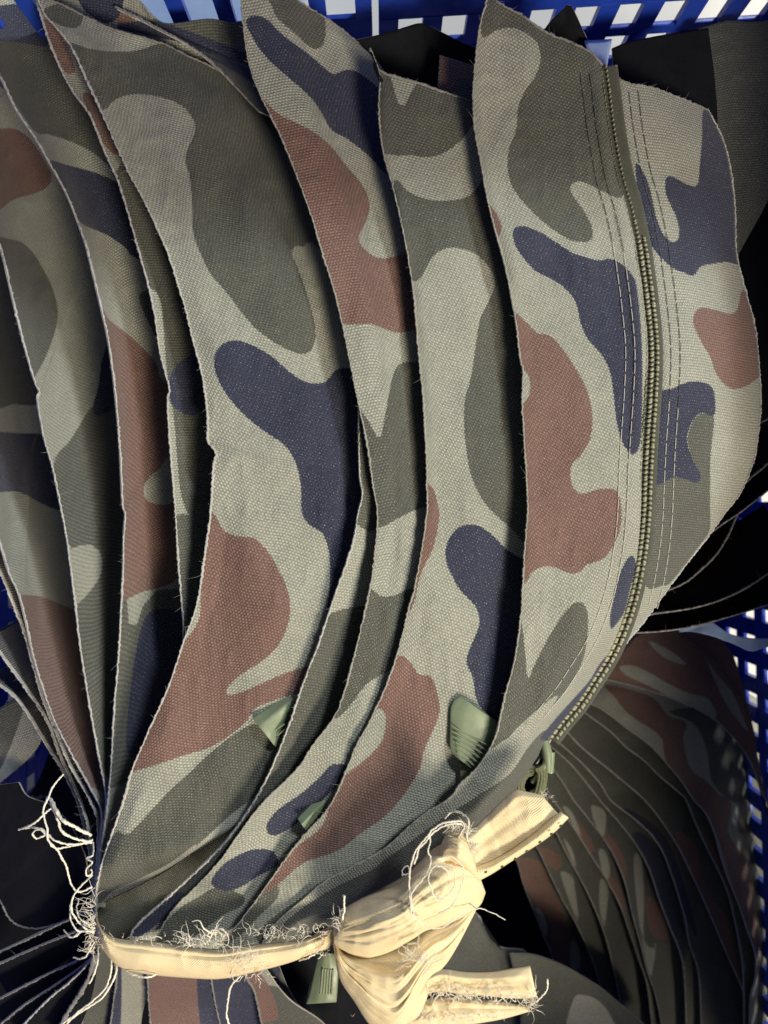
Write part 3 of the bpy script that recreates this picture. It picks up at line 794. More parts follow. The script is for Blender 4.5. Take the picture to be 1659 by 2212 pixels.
# ---- Y
Y_bl = dict(
    O=[c3((-80, 0), (30, 0), (100, 300), (200, 560), (180, 640), (60, 640), (-80, 620))],
    N=[c3((-80, 755), (0, 760), (100, 766), (195, 778), (330, 900), (380, 1100), (260, 1100), (180, 1070), (80, 1020), (-80, 1000))],
    B=[c5((60, 365), (110, 360), (170, 362), (240, 388), (310, 418), (420, 450), (480, 900), (500, 1200), (330, 1130), (200, 820), (100, 520))])
panel("fabric_panel", "leftmost broad camouflage panel with a navy band above a brown patch", G1, E_Y, under(E_Z, 90, 20), hairs=60, top=[(-30, 1090), (-40, 800), (-40, 600), (70, 470)],
      z0=(-0.026, -0.024, -0.019, -0.007), slope=0.00013, blobs=Y_bl, seed=10)
dk = dict(O=[[(-200, 1000), (400, 1000), (400, 2100), (-200, 2100)]], N=[[(-60, 1250), (100, 1350), (140, 1560), (60, 1560), (-60, 1400)]])
panel("fabric_panel", "dark sliver of panel just left of the brown patch, its edge nearly touching it", G1, E_W, under(E_Y, 50, 20)[1:], hairs=40, z0=(-0.030, -0.025, -0.012), slope=0.0004, blobs=dk, seed=12, front='back')
panel("fabric_panel", "dark panel edge second from the bottom on the left border", G1, E_V, under(E_W, 60, 20)[2:], hairs=40, z0=(-0.034, -0.029, -0.014), slope=0.0004, blobs=dk, seed=13, front='back')
panel("fabric_panel", "lowest dark panel edge reaching the left border above the white threads", G1, E_U, under(E_V, 60, 20)[1:], hairs=50, z0=(-0.038, -0.033, -0.016), slope=0.0004, blobs=dk, seed=14, front='back')

# ------------------------------------------------------------------ slider and pull of the front zip
zs = zF(1178, 1608)
sl = Bag()
sl.tube(P(*np.array([(1172, 1612), (1180, 1640), (1172, 1668), (1150, 1690)]).T, np.array([zs + .001, zs + .002, zs + .001, zs - .001])), [0.0009, 0.0012, 0.0012, 0.0009], 8)
sl.tube(P(*np.array([(1176, 1600), (1182, 1625), (1184, 1665)]).T, np.array([zs + .002, zs + .003, zs + .001])), [0.0016, 0.0019, 0.0013], 8)
sl.tube(P(*np.array([(1190, 1622), (1188, 1668)]).T, np.array([zs + .0, zs - .001])), [0.0016, 0.0014], 8)
slider = sl.build("zip_slider", M_GREEN, front)
cl = Bag()
lp = spline([(1166, 1660), (1132, 1672), (1122, 1700), (1134, 1726), (1152, 1730), (1166, 1708), (1172, 1672), (1164, 1655)], 60)
zz = np.linspace(zs - .001, zs + .002, 60)
base = P(lp[:, 0], lp[:, 1], zz)
tg = np.gradient(base, axis=0); tg /= np.linalg.norm(tg, axis=1)[:, None]
sdv = np.cross(tg, (0, 0, 1.0)); sdv /= np.linalg.norm(sdv, axis=1)[:, None]
for k in range(4):
    o_ = (k - 1.5) * 0.00085
    cl.tube(base + sdv * o_ + np.array([0, 0, 0.0005 * math.cos(k - 1.5)]), 0.00062 * (1 + 0.12 * np.sin(np.arange(60) * 2.1 + k * 1.5)), 8)
cl.build("pull_cord", M_CORD, slider)

# ------------------------------------------------------------------ green plastic zip ends
def solid_patch(name, left, right, zt, zb, mat, parent=None, ns=14, nt=10, crown=0.0, tilt=0.0):
    """closed slab between two grid curves, top at zt (list over s), bottom at zb"""
    L = spline(left, nt); R = spline(right, nt)
    s = np.linspace(0, 1, ns)[None, :, None]
    C = L[:, None] * (1 - s) + R[:, None] * s
    z = np.interp(np.linspace(0, 1, ns), np.linspace(0, 1, len(zt)), zt)[None, :] + crown * np.sin(np.linspace(0, np.pi, nt))[:, None] ** 0.6
    z = np.broadcast_to(z, C.shape[:2]) + tilt * (np.linspace(0, 1, nt)[:, None] - 0.3)
    W = P(C[..., 0], C[..., 1], z); B = W.copy(); B[..., 2] = zb
    f = grid_faces(nt, ns)
    n0 = nt * ns
    ring = np.r_[np.arange(ns), (np.arange(1, nt) * ns + ns - 1), ((nt - 1) * ns + np.arange(ns - 2, -1, -1)), (np.arange(nt - 2, 0, -1) * ns)]
    r2 = np.roll(ring, -1)
    side = np.stack([ring, ring + n0, r2 + n0, r2], -1)
    F = np.vstack([f, f[:, ::-1] + n0, side[:, ::-1]])
    o = link(name, mesh_from(name, np.vstack([W.reshape(-1, 3), B.reshape(-1, 3)]), F), mat, parent)
    es = o.modifiers.new("bevel", 'BEVEL'); es.width = 0.0003; es.segments = 2; es.limit_method = 'ANGLE'
    return o

def ribs(parent, a, b, n, z, r=0.00035, mat=None):
    """raised ribs: a,b = (start,end) grid segments swept from a to b"""
    for k in range(n):
        q = k / (n - 1)
        p0 = np.array(a[0]) * (1 - q) + np.array(b[0]) * q; p1 = np.array(a[1]) * (1 - q) + np.array(b[1]) * q
        bb = Bag(); xy = p0 + (p1 - p0) * np.linspace(0, 1, 8)[:, None]
        bb.tube(P(xy[:, 0], xy[:, 1], z), r, 6)
        bb.build("rib", mat or M_GREEN, parent)

zC, zE, zD = lookup(gC), lookup(gE), lookup(gD)
z = zC(600, 1550)
t1 = solid_patch("zip_end_tab", cm((130, 292), (215, 240), (300, 185), (395, 125)), cm((242, 432), (280, 340), (330, 280), (420, 220)), [z + .002, z + .0042, z + .0035, z + .001], z - .006, M_GREEN, tilt=-0.006)
tag(t1, "pale green plastic zip end tucked behind the narrow dark panel strip", "zip end", "green plastic zip ends")
ribs(t1, (cm((240, 350))[0], cm((285, 320))[0]), (cm((250, 375))[0], cm((290, 345))[0]), 2, z + .0036, .0003)
z = zE(1030, 1580)
t2 = solid_patch("zip_end_tab", cm((1110, 190), (1078, 215), (1067, 260), (1066, 350), (1066, 440), (1090, 475)), cm((1292, 315), (1300, 350), (1296, 390), (1270, 440), (1235, 495), (1185, 548)), [z + .0028, z + .0042, z + .0042, z + .0034, z + .002], z - .005, M_GREEN)
tag(t2, "large pale green plastic zip end beside the zip panel's left edge", "zip end", "green plastic zip ends")
ribs(t2, (cm((1082, 335))[0], cm((1250, 425))[0]), (cm((1098, 455))[0], cm((1190, 525))[0]), 6, z + .0042, .00024)
tp = solid_patch("zip_tape_end", cm((1110, 500), (1112, 600)), cm((1175, 540), (1165, 610)), [z + .001, z + .002], z - .002, M_CORD, t2)
z = zD(690, 1740)
t3 = solid_patch("zip_end_tab", cm((345, 768), (420, 690), (492, 618)), cm((385, 825), (450, 760), (530, 690)), [z + .001, z + .003, z + .0005], z - .005, M_GREEN, tilt=-0.005)
tag(t3, "small green plastic zip end half hidden left of the brown patch above the tie", "zip end", "green plastic zip ends")
t4 = solid_patch("zip_end_tab", [(690, 2058), (680, 2095), (670, 2140), (661, 2170)], [(722, 2060), (731, 2088), (729, 2130), (727, 2166)], [-.0165, -.015, -.015, -.0162], -.026, M_GREEN)
tag(t4, "ribbed green plastic zip end hanging below the tie beside the knot", "zip end", "green plastic zip ends")
ribs(t4, ((697, 2092), (692, 2146)), ((719, 2094), (716, 2148)), 5, -.0150, .00032)

# ------------------------------------------------------------------ panels behind the tips, along the far basket wall
G2 = "panel tips along the far basket wall"
def behind(label, L, R, T=None, B=None, z0=(-0.02,), slope=0.0, bl=None, fr='camo', sd=50, edge=False, **kw):
    return panel("fabric_panel", label, G2, L, R, top=T, bottom=B, z0=z0, slope=slope, blobs=bl, seed=sd, front=fr, edge=edge, emat=M_DIMRIM, hairs=20, **kw)
behind("dark camouflage panel in shadow behind the top of the widest panel", [(60, -40), (120, 60), (200, 260)], [(600, 0), (620, 120), (680, 420)],
       T=[(60, -40), (200, -32), (290, -5), (325, 30), (362, 50), (450, 40), (520, 46), (600, 0)], z0=(-0.010, -0.02, -0.03), slope=0.00001,
       bl=dict(N=[[(170, -30), (260, -20), (260, 30), (230, 50), (180, 20)], [(250, 60), (420, 100), (540, 150), (540, 120), (430, 75), (330, 45)]], O=[[(330, 40), (560, 40), (560, 140), (440, 110), (360, 70)]], B=[[(255, 20), (300, 50), (330, 75), (260, 60)]]), sd=51, thick=0.0007)
behind("dark folded panel standing behind the shoulder of the widest panel", [(250, 15), (330, 55), (440, 120), (560, 240)], [(520, 120), (560, 150), (620, 180), (700, 300)],
       z0=(-0.012, -0.010, -0.014), slope=0.00006, bl=dict(O=[[(240, 0), (700, 100), (700, 400), (240, 300)]], N=[[(380, 95), (450, 120), (540, 150), (600, 210), (480, 140)]], B=[[(250, 20), (300, 40), (310, 70), (270, 60)]]), sd=52, edge=True)
behind("black panel peak between the two narrow panel tips at the basket wall", [(740, 90), (760, 160), (800, 260)], [(1070, 100), (1080, 200), (1080, 330)],
       T=[(740, 90), (790, 82), (860, 63), (905, 50), (930, 58), (1000, 92), (1070, 120)], z0=(-0.012, -0.02, -0.03), slope=0.0, fr='back', sd=53)
behind("small brown panel corner beside the zip panel's tip", [(950, 118), (946, 190), (945, 260)], [(1050, 150), (1050, 220), (1050, 300)], z0=(-0.008, -0.010), slope=0.00002,
       bl=dict(B=[[(900, 60), (1100, 60), (1100, 180), (985, 170), (975, 230), (900, 260)]], O=[[(985, 170), (1100, 180), (1100, 330), (970, 330)]]), sd=54)
behind("black pointed panel tip rising behind the zip panel's shoulder", [(1225, 10), (1172, 72), (1150, 180)], [(1236, 14), (1290, 135), (1330, 260)], z0=(-0.004, -0.012, -0.016), fr='back', sd=55)
behind("navy panel blackened for deep shade, top right, between the zip panel and the olive one", [(1322, 104), (1330, 200), (1350, 320), (1390, 600)], [(1530, 60), (1545, 180), (1550, 300), (1540, 552)],
       T=[(1322, 104), (1352, 92), (1390, 83), (1450, 72), (1530, 60)], z0=(-0.026, -0.028, -0.030), fr='back', sd=56)  # black face on navy cloth: deep shade put into the colour
behind("dark olive panel filling the top right corner beside the blackened one", [(1512, 60), (1527, 110), (1532, 180), (1530, 245), (1522, 420), (1530, 600)], [(1700, 34), (1700, 260), (1670, 405), (1594, 552)],
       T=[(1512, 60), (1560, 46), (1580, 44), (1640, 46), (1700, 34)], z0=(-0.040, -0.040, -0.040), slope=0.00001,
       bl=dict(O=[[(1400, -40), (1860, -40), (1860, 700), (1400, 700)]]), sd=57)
# added pale sheet by the zip top, coloured as the lit basket wall
sc_, _ = sheet("lit_wall_patch", [(1262, 88), (1275, 120), (1300, 140)], [(1322, 84), (1318, 108), (1312, 140)], z0=(-0.006, -0.002), thick=0.0003, mats=[M_LBLUE], front='plain', step=8)
tag(sc_, "added lilac sheet standing for the lit basket wall at the top end of the zip", "lit wall patch")

# ------------------------------------------------------------------ black-backed panels between the zip panel and the right wall
G3 = "dark panel edges right of the zip panel"
def dark(label, line, depth, z, sd, far=None, er=0.0003, sl=0.00016):
    R = far or [(x - 70, y - depth) for x, y in line]
    return panel("fabric_panel", label, G3, line, R, z0=(z, z), slope=sl, front='back', seed=sd, emat=M_DIMRIM, er=er, hairs=14, blobs={})
dark("highest dark panel edge at the right border beside the brown patch", [(1692, 880), (1659, 904), (1610, 930)], 260, -0.044, 60, far=[(1690, 400), (1600, 440), (1520, 560)], sl=0.00002)
dark("second dark panel edge at the right border, short and steep", [(1710, 960), (1659, 1001), (1600, 1050), (1540, 1100)], 120, -0.048, 61)
dark("third dark panel edge at the right border, running along the zip panel", [(1710, 1020), (1659, 1059), (1599, 1106), (1541, 1146), (1470, 1210)], 120, -0.051, 62)
dark("dark panel edge that curls down below the third one", [(1640, 1050), (1596, 1106), (1571, 1159), (1544, 1201), (1504, 1239), (1474, 1261), (1430, 1280)], 110, -0.055, 63)
dark("dark panel edge second above the pale blue ribbon", [(1720, 1200), (1659, 1239), (1604, 1274), (1541, 1301), (1479, 1316), (1390, 1328)], 110, -0.059, 64)
dark("lowest dark panel edge directly above the pale blue ribbon", [(1720, 1288), (1659, 1306), (1579, 1331), (1504, 1351), (1429, 1363), (1340, 1368)], 120, -0.063, 65)

panel("fabric_panel", "added black sheet standing for deep shade between the knot and the second bundle", G3, [(950, 1650), (930, 1850), (950, 2060), (1000, 2290)], [(1500, 1350), (1480, 1800), (1460, 2050), (1440, 2290)], z0=(-0.185, -0.185), front='back', seed=67, blobs={}, edge=False, step=10)  # added sheet: paints the gap's darkness over the blue basket base
# pale blue ribbon tying the second bundle
rb, gr = sheet("plastic_ribbon", cq((1080, 350), (1150, 335), (1280, 298), (1340, 330), (1400, 370), (1500, 398), (1659, 408), (1800, 400)),
               cq((1080, 365), (1170, 362), (1300, 392), (1360, 415), (1430, 440), (1550, 490), (1659, 462), (1800, 470)),
               z0=(-0.080, -0.072, -0.068, -0.07), slope=0.00002, thick=0.0003, mats=[M_LBLUE], front='plain', step=4, wav=0.003, seed=66)
tag(rb, "pale blue plastic ribbon tied round the second bundle by the right wall", "ribbon")

# ------------------------------------------------------------------ second bundle, lower right
G4 = "camouflage panels of the second bundle by the right wall"
s10 = cq((520, 640), (560, 660), (700, 690), (850, 730), (1000, 780), (1150, 840), (1300, 920), (1400, 1010), (1500, 1130), (1560, 1240), (1610, 1380), (1650, 1500), (1690, 1700))
s9 = cq((400, 780), (470, 815), (560, 850), (650, 910), (750, 990), (850, 1060), (920, 1120), (1000, 1210), (1100, 1330), (1180, 1452)) + cw((1260, 90), (1320, 230), (1360, 380), (1400, 500), (1480, 700), (1530, 850), (1580, 1000), (1582, 1150), (1550, 1290), (1540, 1640))
s9b = cq((380, 810), (430, 850), (520, 920), (640, 1010), (740, 1110), (850, 1190), (950, 1290), (1080, 1400), (1130, 1452)) + cw((1190, 150), (1250, 280), (1330, 440), (1400, 600), (1440, 760), (1480, 960), (1500, 1150), (1510, 1640))
s8 = cq((270, 920), (330, 980), (450, 1110), (600, 1230), (720, 1330), (860, 1452)) + cw((980, 150), (1080, 310), (1150, 450), (1230, 620), (1310, 800), (1390, 990), (1450, 1120), (1510, 1280), (1600, 1640))
s7 = cq((230, 1010), (270, 1050), (420, 1180), (560, 1330)) + cw((640, 0), (780, 110), (900, 220), (980, 340), (1030, 470), (1080, 620), (1120, 760), (1150, 930), (1200, 1080), (1220, 1250), (1232, 1640))
s6 = cq((200, 1050), (250, 1100), (400, 1240)) + cw((570, 0), (700, 150), (810, 300), (890, 450), (940, 600), (990, 740), (1030, 840), (1080, 960), (1110, 1080), (1125, 1300), (1130, 1640))
s5 = cq((200, 1150), (240, 1210), (330, 1340)) + cw((400, 0), (480, 100), (600, 260), (680, 400), (740, 560), (780, 740), (830, 920), (880, 1120), (940, 1300), (1000, 1640))
s4 = cq((150, 1260), (190, 1320)) + cw((270, 0), (400, 180), (500, 340), (610, 510), (700, 680), (760, 850), (820, 1030), (880, 1220), (925, 1640))
s3 = cw((120, -60), (200, 60), (290, 220), (370, 380), (480, 580), (560, 760), (610, 900), (650, 1060), (690, 1240), (760, 1640))
s2 = cw((20, 100), (90, 200), (170, 320), (240, 470), (330, 650), (430, 830), (510, 1010), (570, 1200), (660, 1640))
s1 = cw((-60, 200), (0, 320), (40, 420), (70, 530), (130, 690), (200, 870), (270, 1050), (420, 1640))
ALL2 = [(1000, 1300), (1760, 1300), (1760, 2400), (1000, 2400)]  # olive over a whole sheet, darkens the print in place of shade
def su(e, dx, dy=0): return [(x + dx, y + dy) for x, y in e]
def second(label, L, R, z, bl, sd, slope=0.00012, T=None, hairs=25, er=0.00024):
    return panel("fabric_panel", label, G4, L, R, top=T, z0=(z, z, z - 0.004), slope=slope, blobs=bl, seed=sd, emat=M_SOFT, er=er, hairs=hairs, step=6)
second("brown camouflage panel with a faint zip on top of the second bundle", s10, [(1500, 1340), (1545, 1372), (1580, 1405), (1603, 1475), (1618, 1530), (1630, 1590), (1640, 1650), (1655, 1720), (1680, 1850)], -0.116,
       dict(B=[[(1200, 1300), (1720, 1300), (1740, 1900), (1500, 1800), (1280, 1500)]],
            S=[cq((690, 590), (780, 580), (880, 620), (1000, 690), (1150, 760), (1260, 790), (1320, 870), (1310, 930), (1200, 870), (1050, 800), (900, 720), (750, 650)), cq((880, 420), (1000, 470), (1100, 540), (1132, 577), (1050, 560), (960, 510)), cq((1250, 520), (1330, 640), (1430, 760), (1530, 1000), (1480, 960), (1370, 800))],
            N=[], O=[cq((1100, 380), (1240, 470), (1300, 600), (1420, 760), (1500, 1000), (1560, 1150), (1480, 1040), (1380, 860), (1230, 640), (1130, 480))]), 70, 0.00003,
       T=cq((520, 640), (700, 500), (820, 378), (1000, 360), (1180, 290)))
second("brown and sage camouflage panel, second from the top of the second bundle", s9, su(s10, 100, -40), -0.122,
       dict(B=[cq((600, 700), (900, 780), (1010, 900), (1130, 950), (1110, 1060), (1160, 1250), (1260, 1330), (1350, 1452), (1250, 1600), (1100, 1400), (990, 1180), (960, 1040), (760, 900), (660, 780)), cw((1250, 0), (1420, 0), (1400, 200), (1450, 290), (1540, 460), (1600, 900), (1590, 1100), (1500, 800), (1350, 300))],
            O=[cq((1010, 880), (1180, 960), (1260, 1130), (1310, 1360), (1500, 1500), (1700, 1500), (1500, 1000), (1250, 860)), cw((1480, 0), (1640, 0), (1650, 1000), (1560, 800), (1470, 260))]), 71)
second("thin camouflage panel edge third in the second bundle", s9b, su(s9, 30, 8), -0.126, dict(O=[[(1000, 1300), (1760, 1300), (1760, 2400), (1000, 2400)], cq((300, 700), (1300, 1300), (1500, 3200), (1000, 1700), (300, 1100))], B=[cw((1150, 100), (1300, 300), (1450, 700), (1300, 500))]), 72)  # olive all over: the bundle's shade put partly into the print
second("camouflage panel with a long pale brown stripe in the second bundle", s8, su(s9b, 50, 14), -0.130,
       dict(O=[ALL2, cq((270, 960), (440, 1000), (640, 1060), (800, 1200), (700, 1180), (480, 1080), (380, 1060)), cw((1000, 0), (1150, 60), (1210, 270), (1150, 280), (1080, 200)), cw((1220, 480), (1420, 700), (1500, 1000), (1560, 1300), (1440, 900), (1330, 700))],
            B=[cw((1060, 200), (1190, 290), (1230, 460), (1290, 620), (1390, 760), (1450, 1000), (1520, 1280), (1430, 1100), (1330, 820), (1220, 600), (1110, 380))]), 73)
def slim(p, k=0.62):  # narrows sage patches so the shaded bundle prints darker
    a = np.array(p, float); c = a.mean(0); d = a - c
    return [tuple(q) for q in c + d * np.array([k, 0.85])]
dark2 = lambda *ex, **k: dict(O=[ALL2], S=[slim(p) for p in ex], B=k.get('B', []), N=k.get('N', []))  # print darkened in place of the bundle's shade; cloth is partly maroon anyway
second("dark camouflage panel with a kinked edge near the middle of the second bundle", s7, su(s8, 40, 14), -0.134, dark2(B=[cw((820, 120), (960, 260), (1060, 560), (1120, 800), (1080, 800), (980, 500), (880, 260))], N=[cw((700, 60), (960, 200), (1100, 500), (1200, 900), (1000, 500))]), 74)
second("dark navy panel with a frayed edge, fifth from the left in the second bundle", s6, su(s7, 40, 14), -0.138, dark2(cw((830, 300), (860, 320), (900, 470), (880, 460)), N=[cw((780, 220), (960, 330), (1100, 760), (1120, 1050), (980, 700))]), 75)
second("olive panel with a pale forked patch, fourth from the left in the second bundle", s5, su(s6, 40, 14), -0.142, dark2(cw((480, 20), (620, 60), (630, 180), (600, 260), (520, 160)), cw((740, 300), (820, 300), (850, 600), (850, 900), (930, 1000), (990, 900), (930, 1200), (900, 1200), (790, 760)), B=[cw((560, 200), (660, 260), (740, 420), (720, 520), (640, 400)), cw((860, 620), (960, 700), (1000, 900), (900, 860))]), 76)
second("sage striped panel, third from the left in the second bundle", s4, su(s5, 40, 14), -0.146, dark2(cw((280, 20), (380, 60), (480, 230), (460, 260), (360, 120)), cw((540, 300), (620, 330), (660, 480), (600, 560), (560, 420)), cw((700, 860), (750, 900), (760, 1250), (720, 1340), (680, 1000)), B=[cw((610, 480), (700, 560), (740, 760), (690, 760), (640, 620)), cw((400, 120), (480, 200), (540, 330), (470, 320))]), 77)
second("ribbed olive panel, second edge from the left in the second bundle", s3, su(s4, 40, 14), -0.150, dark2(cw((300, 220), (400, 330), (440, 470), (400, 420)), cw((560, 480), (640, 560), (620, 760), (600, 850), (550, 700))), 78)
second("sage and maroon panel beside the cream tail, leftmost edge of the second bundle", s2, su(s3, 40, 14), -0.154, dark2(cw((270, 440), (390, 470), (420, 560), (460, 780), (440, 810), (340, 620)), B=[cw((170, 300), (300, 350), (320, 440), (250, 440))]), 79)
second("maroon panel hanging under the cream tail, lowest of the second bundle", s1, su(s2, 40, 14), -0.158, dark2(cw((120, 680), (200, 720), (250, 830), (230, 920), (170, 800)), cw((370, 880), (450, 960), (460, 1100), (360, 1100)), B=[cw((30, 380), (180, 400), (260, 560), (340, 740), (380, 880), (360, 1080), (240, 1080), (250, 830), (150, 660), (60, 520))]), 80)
# zip of the top panel
zt = Bag()
zl = spline(cq((1000, 356), (1150, 420), (1280, 520), (1400, 660), (1480, 780), (1540, 920), (1580, 1080)), 70)
for k in range(70):
    zt.ball(P(zl[k, 0], zl[k, 1], -0.116 - 0.00003 * 60), (0.0006, 0, 0), (0, 0.0006, 0), (0, 0, 0.0006), 6, 5)
zt.build("zipper_coil", M_DSTITCH, next(o for o in bpy.data.objects if o.get("label", "").startswith("brown camouflage panel with a faint zip")))

# ------------------------------------------------------------------ panels below the tie
G5 = "panel ends flaring out below the tie"
def below(label, L, R, z0, bl, sd, fr='camo', slope=0.00006, T=None, em=None, hairs=20, edge=True):
    return panel("fabric_panel", label, G5, L, R, z0=z0, top=T, slope=slope, blobs=bl, seed=sd, front=fr, emat=em or M_DIMRIM, hairs=hairs, edge=edge)
allO = [[(-200, 1800), (1700, 1800), (1700, 2400), (-200, 2400)]]
below("grey olive panel end below the left end of the tie", [(208, 2030), (203, 2080), (188, 2150), (168, 2260)], [(300, 2050), (290, 2100), (282, 2160), (262, 2260)], (-0.012, -0.04, -0.06), dict(O=allO), 90, slope=0.0001)
below("slate blue grey panel end below the tie next to the olive one", [(246, 2070), (252, 2110), (246, 2160), (232, 2260)], [(330, 2080), (330, 2130), (310, 2180), (300, 2260)], (-0.016, -0.04, -0.056), dict(N=[[(240, 2060), (262, 2080), (256, 2260), (220, 2260)]]), 91, slope=0.0001)
below("ribbed brown panel end under the middle of the tie", [(318, 2080), (320, 2120), (322, 2170), (330, 2260)], [(480, 2080), (490, 2120), (500, 2180), (530, 2260)], (-0.010, -0.034, -0.05), dict(O=[], B=[[(330, 2060), (520, 2060), (560, 2280), (350, 2280)]], N=[[(430, 2060), (520, 2080), (560, 2280), (450, 2280)]]), 92, slope=0.00006)
below("dark panel end fanning right under the middle of the tie", [(452, 2080), (458, 2125), (470, 2190), (490, 2260)], [(600, 2080), (630, 2150), (680, 2220), (720, 2280)], (-0.014, -0.040, -0.058), dict(O=allO, N=[[(440, 2060), (600, 2060), (560, 2260), (450, 2260)]]), 93, slope=0.00008)
below("brown and olive panel end with a curling corner left of the green zip end", [(515, 2075), (535, 2115), (552, 2150), (575, 2260)], [(560, 2070), (620, 2155), (700, 2212), (760, 2290)], (-0.012, -0.034, -0.05), dict(O=[[(570, 2140), (640, 2150), (800, 2240), (700, 2300), (590, 2300)]], B=[[(500, 2060), (560, 2100), (590, 2150), (600, 2200), (550, 2200), (520, 2110)]]), 94, slope=0.00003)
below("added black sheet standing for shade behind the green zip end and the knot", [(430, 2040), (470, 2140), (500, 2290)], [(960, 1960), (960, 2100), (960, 2300)], (-0.060, -0.072, -0.075), {}, 95, fr='back', slope=0.0, edge=False)  # black sheet added so the lit basket base reads as shade
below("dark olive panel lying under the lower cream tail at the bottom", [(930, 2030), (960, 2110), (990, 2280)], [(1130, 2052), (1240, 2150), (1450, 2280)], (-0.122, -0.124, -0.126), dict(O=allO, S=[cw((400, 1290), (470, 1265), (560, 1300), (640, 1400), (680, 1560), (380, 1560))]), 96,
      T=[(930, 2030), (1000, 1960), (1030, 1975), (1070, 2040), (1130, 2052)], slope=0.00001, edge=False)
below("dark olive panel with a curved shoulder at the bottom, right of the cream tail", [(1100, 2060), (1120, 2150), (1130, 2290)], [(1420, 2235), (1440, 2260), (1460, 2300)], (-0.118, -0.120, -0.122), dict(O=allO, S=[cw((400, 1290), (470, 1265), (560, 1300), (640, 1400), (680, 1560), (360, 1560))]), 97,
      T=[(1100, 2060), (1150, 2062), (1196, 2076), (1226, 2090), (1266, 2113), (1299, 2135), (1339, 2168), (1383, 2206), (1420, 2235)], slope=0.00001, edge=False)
# fan of dark edges, lower left
G6 = "dark panel edges fanning out left of the tie"
def fan(label, line, z, sd, em=M_DIMRIM, er=0.0003, dx=40, dy=70):
    R = [(x + dx * (i / (len(line) - 1)) + 6, y + dy * (i / (len(line) - 1)) + 2) for i, (x, y) in enumerate(line)]
    return panel("fabric_panel", label, G6, line, R, z0=(z + 0.012, z, z - 0.006), slope=0.00018, front='back', seed=sd, emat=em, er=er, hairs=8, blobs={}, step=6)
fan("highest dark panel edge fanning left from the tie", [(206, 1962), (150, 1986), (75, 2021), (-20, 2066)], -0.034, 100)
fan("second dark panel edge fanning left from the tie", [(206, 1990), (160, 2013), (88, 2043), (-20, 2090)], -0.032, 101)
fan("third dark panel edge fanning left from the tie, reaching the border lower", [(206, 2050), (175, 2073), (100, 2106), (-20, 2168)], -0.030, 102)
fan("fourth dark panel edge from the top fanning down left from the tie", [(207, 2060), (180, 2086), (112, 2133), (50, 2173), (-10, 2222)], -0.028, 103)
fan("brighter thin panel edge running to the bottom left corner", [(208, 2052), (190, 2082), (150, 2121), (100, 2163), (30, 2235)], -0.024, 104, M_RIM, 0.0004, dy=60)
fan("thick grey panel edge just left of the grey olive panel end", [(209, 2055), (192, 2110), (175, 2143), (150, 2181), (110, 2250)], -0.020, 105, M_DIMRIM, 0.0009, dx=30, dy=30)
panel("fabric_panel", "big black rounded panel in the lower left behind the white threads", G6, [(-40, 1700), (-30, 1900), (0, 1946), (25, 1988), (70, 2006), (125, 1994), (200, 1960)], [(40, 1690), (60, 1720), (110, 1740), (150, 1780), (180, 1840), (190, 1880), (205, 1930)],
      z0=(-0.05, -0.045, -0.035), slope=-0.00002, front='back', seed=106, emat=M_DIMRIM, er=0.0003, hairs=0, blobs={})
shade_fill, _ = panel("fabric_panel", "black panel deep in the basket under the white threads", G6, [(130, 1560), (60, 1720), (-60, 1760), (-60, 2280)], [(420, 1500), (420, 1800), (420, 2000), (420, 2280)], z0=(-0.09, -0.09), front='back', seed=108, blobs={}, edge=False, step=10)  # added black fill, paints shade where the basket base would show
panel("fabric_panel", "drab olive panel piece at the left border above the white threads", G6, [(-30, 1545), (-30, 1700)], [(34, 1508), (60, 1545), (90, 1590), (60, 1640), (-10, 1700)], z0=(-0.06, -0.06), slope=0.0, blobs=dict(O=[[(-200, 1400), (60, 1400), (-20, 1700), (-200, 1800)]]), seed=107, edge=False)

# ------------------------------------------------------------------ the cream tie
tie = bpy.data.objects.new("cloth_tie", None); COL.objects.link(tie)
tag(tie, "torn cream cotton strip knotted round the bundle with frayed threads", "cloth tie")
def cloth(name, L, R, parent=tie, **kw):
    kw.setdefault('thick', 0.0006); kw.setdefault('wr', 0.0002)
    o, g = sheet(name, L, R, front='plain', mats=[M_CREAM], parent=parent, step=3.5, **kw)
    return o, g
band_top = c7((405, 560), (412, 640), (440, 695), (500, 732), (600, 742), (700, 752), (830, 772), (950, 782), (1100, 762), (1300, 742), (1400, 695), (1480, 650))
band_bot = c7((405, 700), (415, 730), (455, 800), (520, 862), (640, 892), (800, 907), (950, 912), (1100, 882), (1250, 842), (1350, 802), (1430, 772), (1490, 700))
def band_z(X, Y, T, S, d):
    wrap = -0.045 * np.clip((0.13 - T) / 0.13, 0, 1) ** 2 - 0.004 * np.clip((T - 0.85) / 0.15, 0, 1)
    edge = -0.006 * np.abs(2 * S - 1) ** 3
    hem = 0.0010 * np.exp(-((S - 0.16) / 0.07) ** 2) - 0.0007 * np.exp(-((S - 0.30) / 0.05) ** 2)
    return wrap + edge + hem + 0.0012 * np.sin(T * 23 + S * 3) * S * (1 - S)
band, gB = cloth("band", band_top, band_bot, z0=(0.012, 0.014, 0.014, 0.013, 0.012), zfun=band_z, wav=0.0009, seed=120)
def pleats(n, sd, a=0.0011):
    rg = np.random.default_rng(sd)
    return tuple((rg.uniform(0.08, 0.95), rg.uniform(0.010, 0.028), a * rg.choice([-1, -1, 1]) * rg.uniform(0.5, 1.2), rg.uniform(-0.45, 0.45)) for _ in range(n))
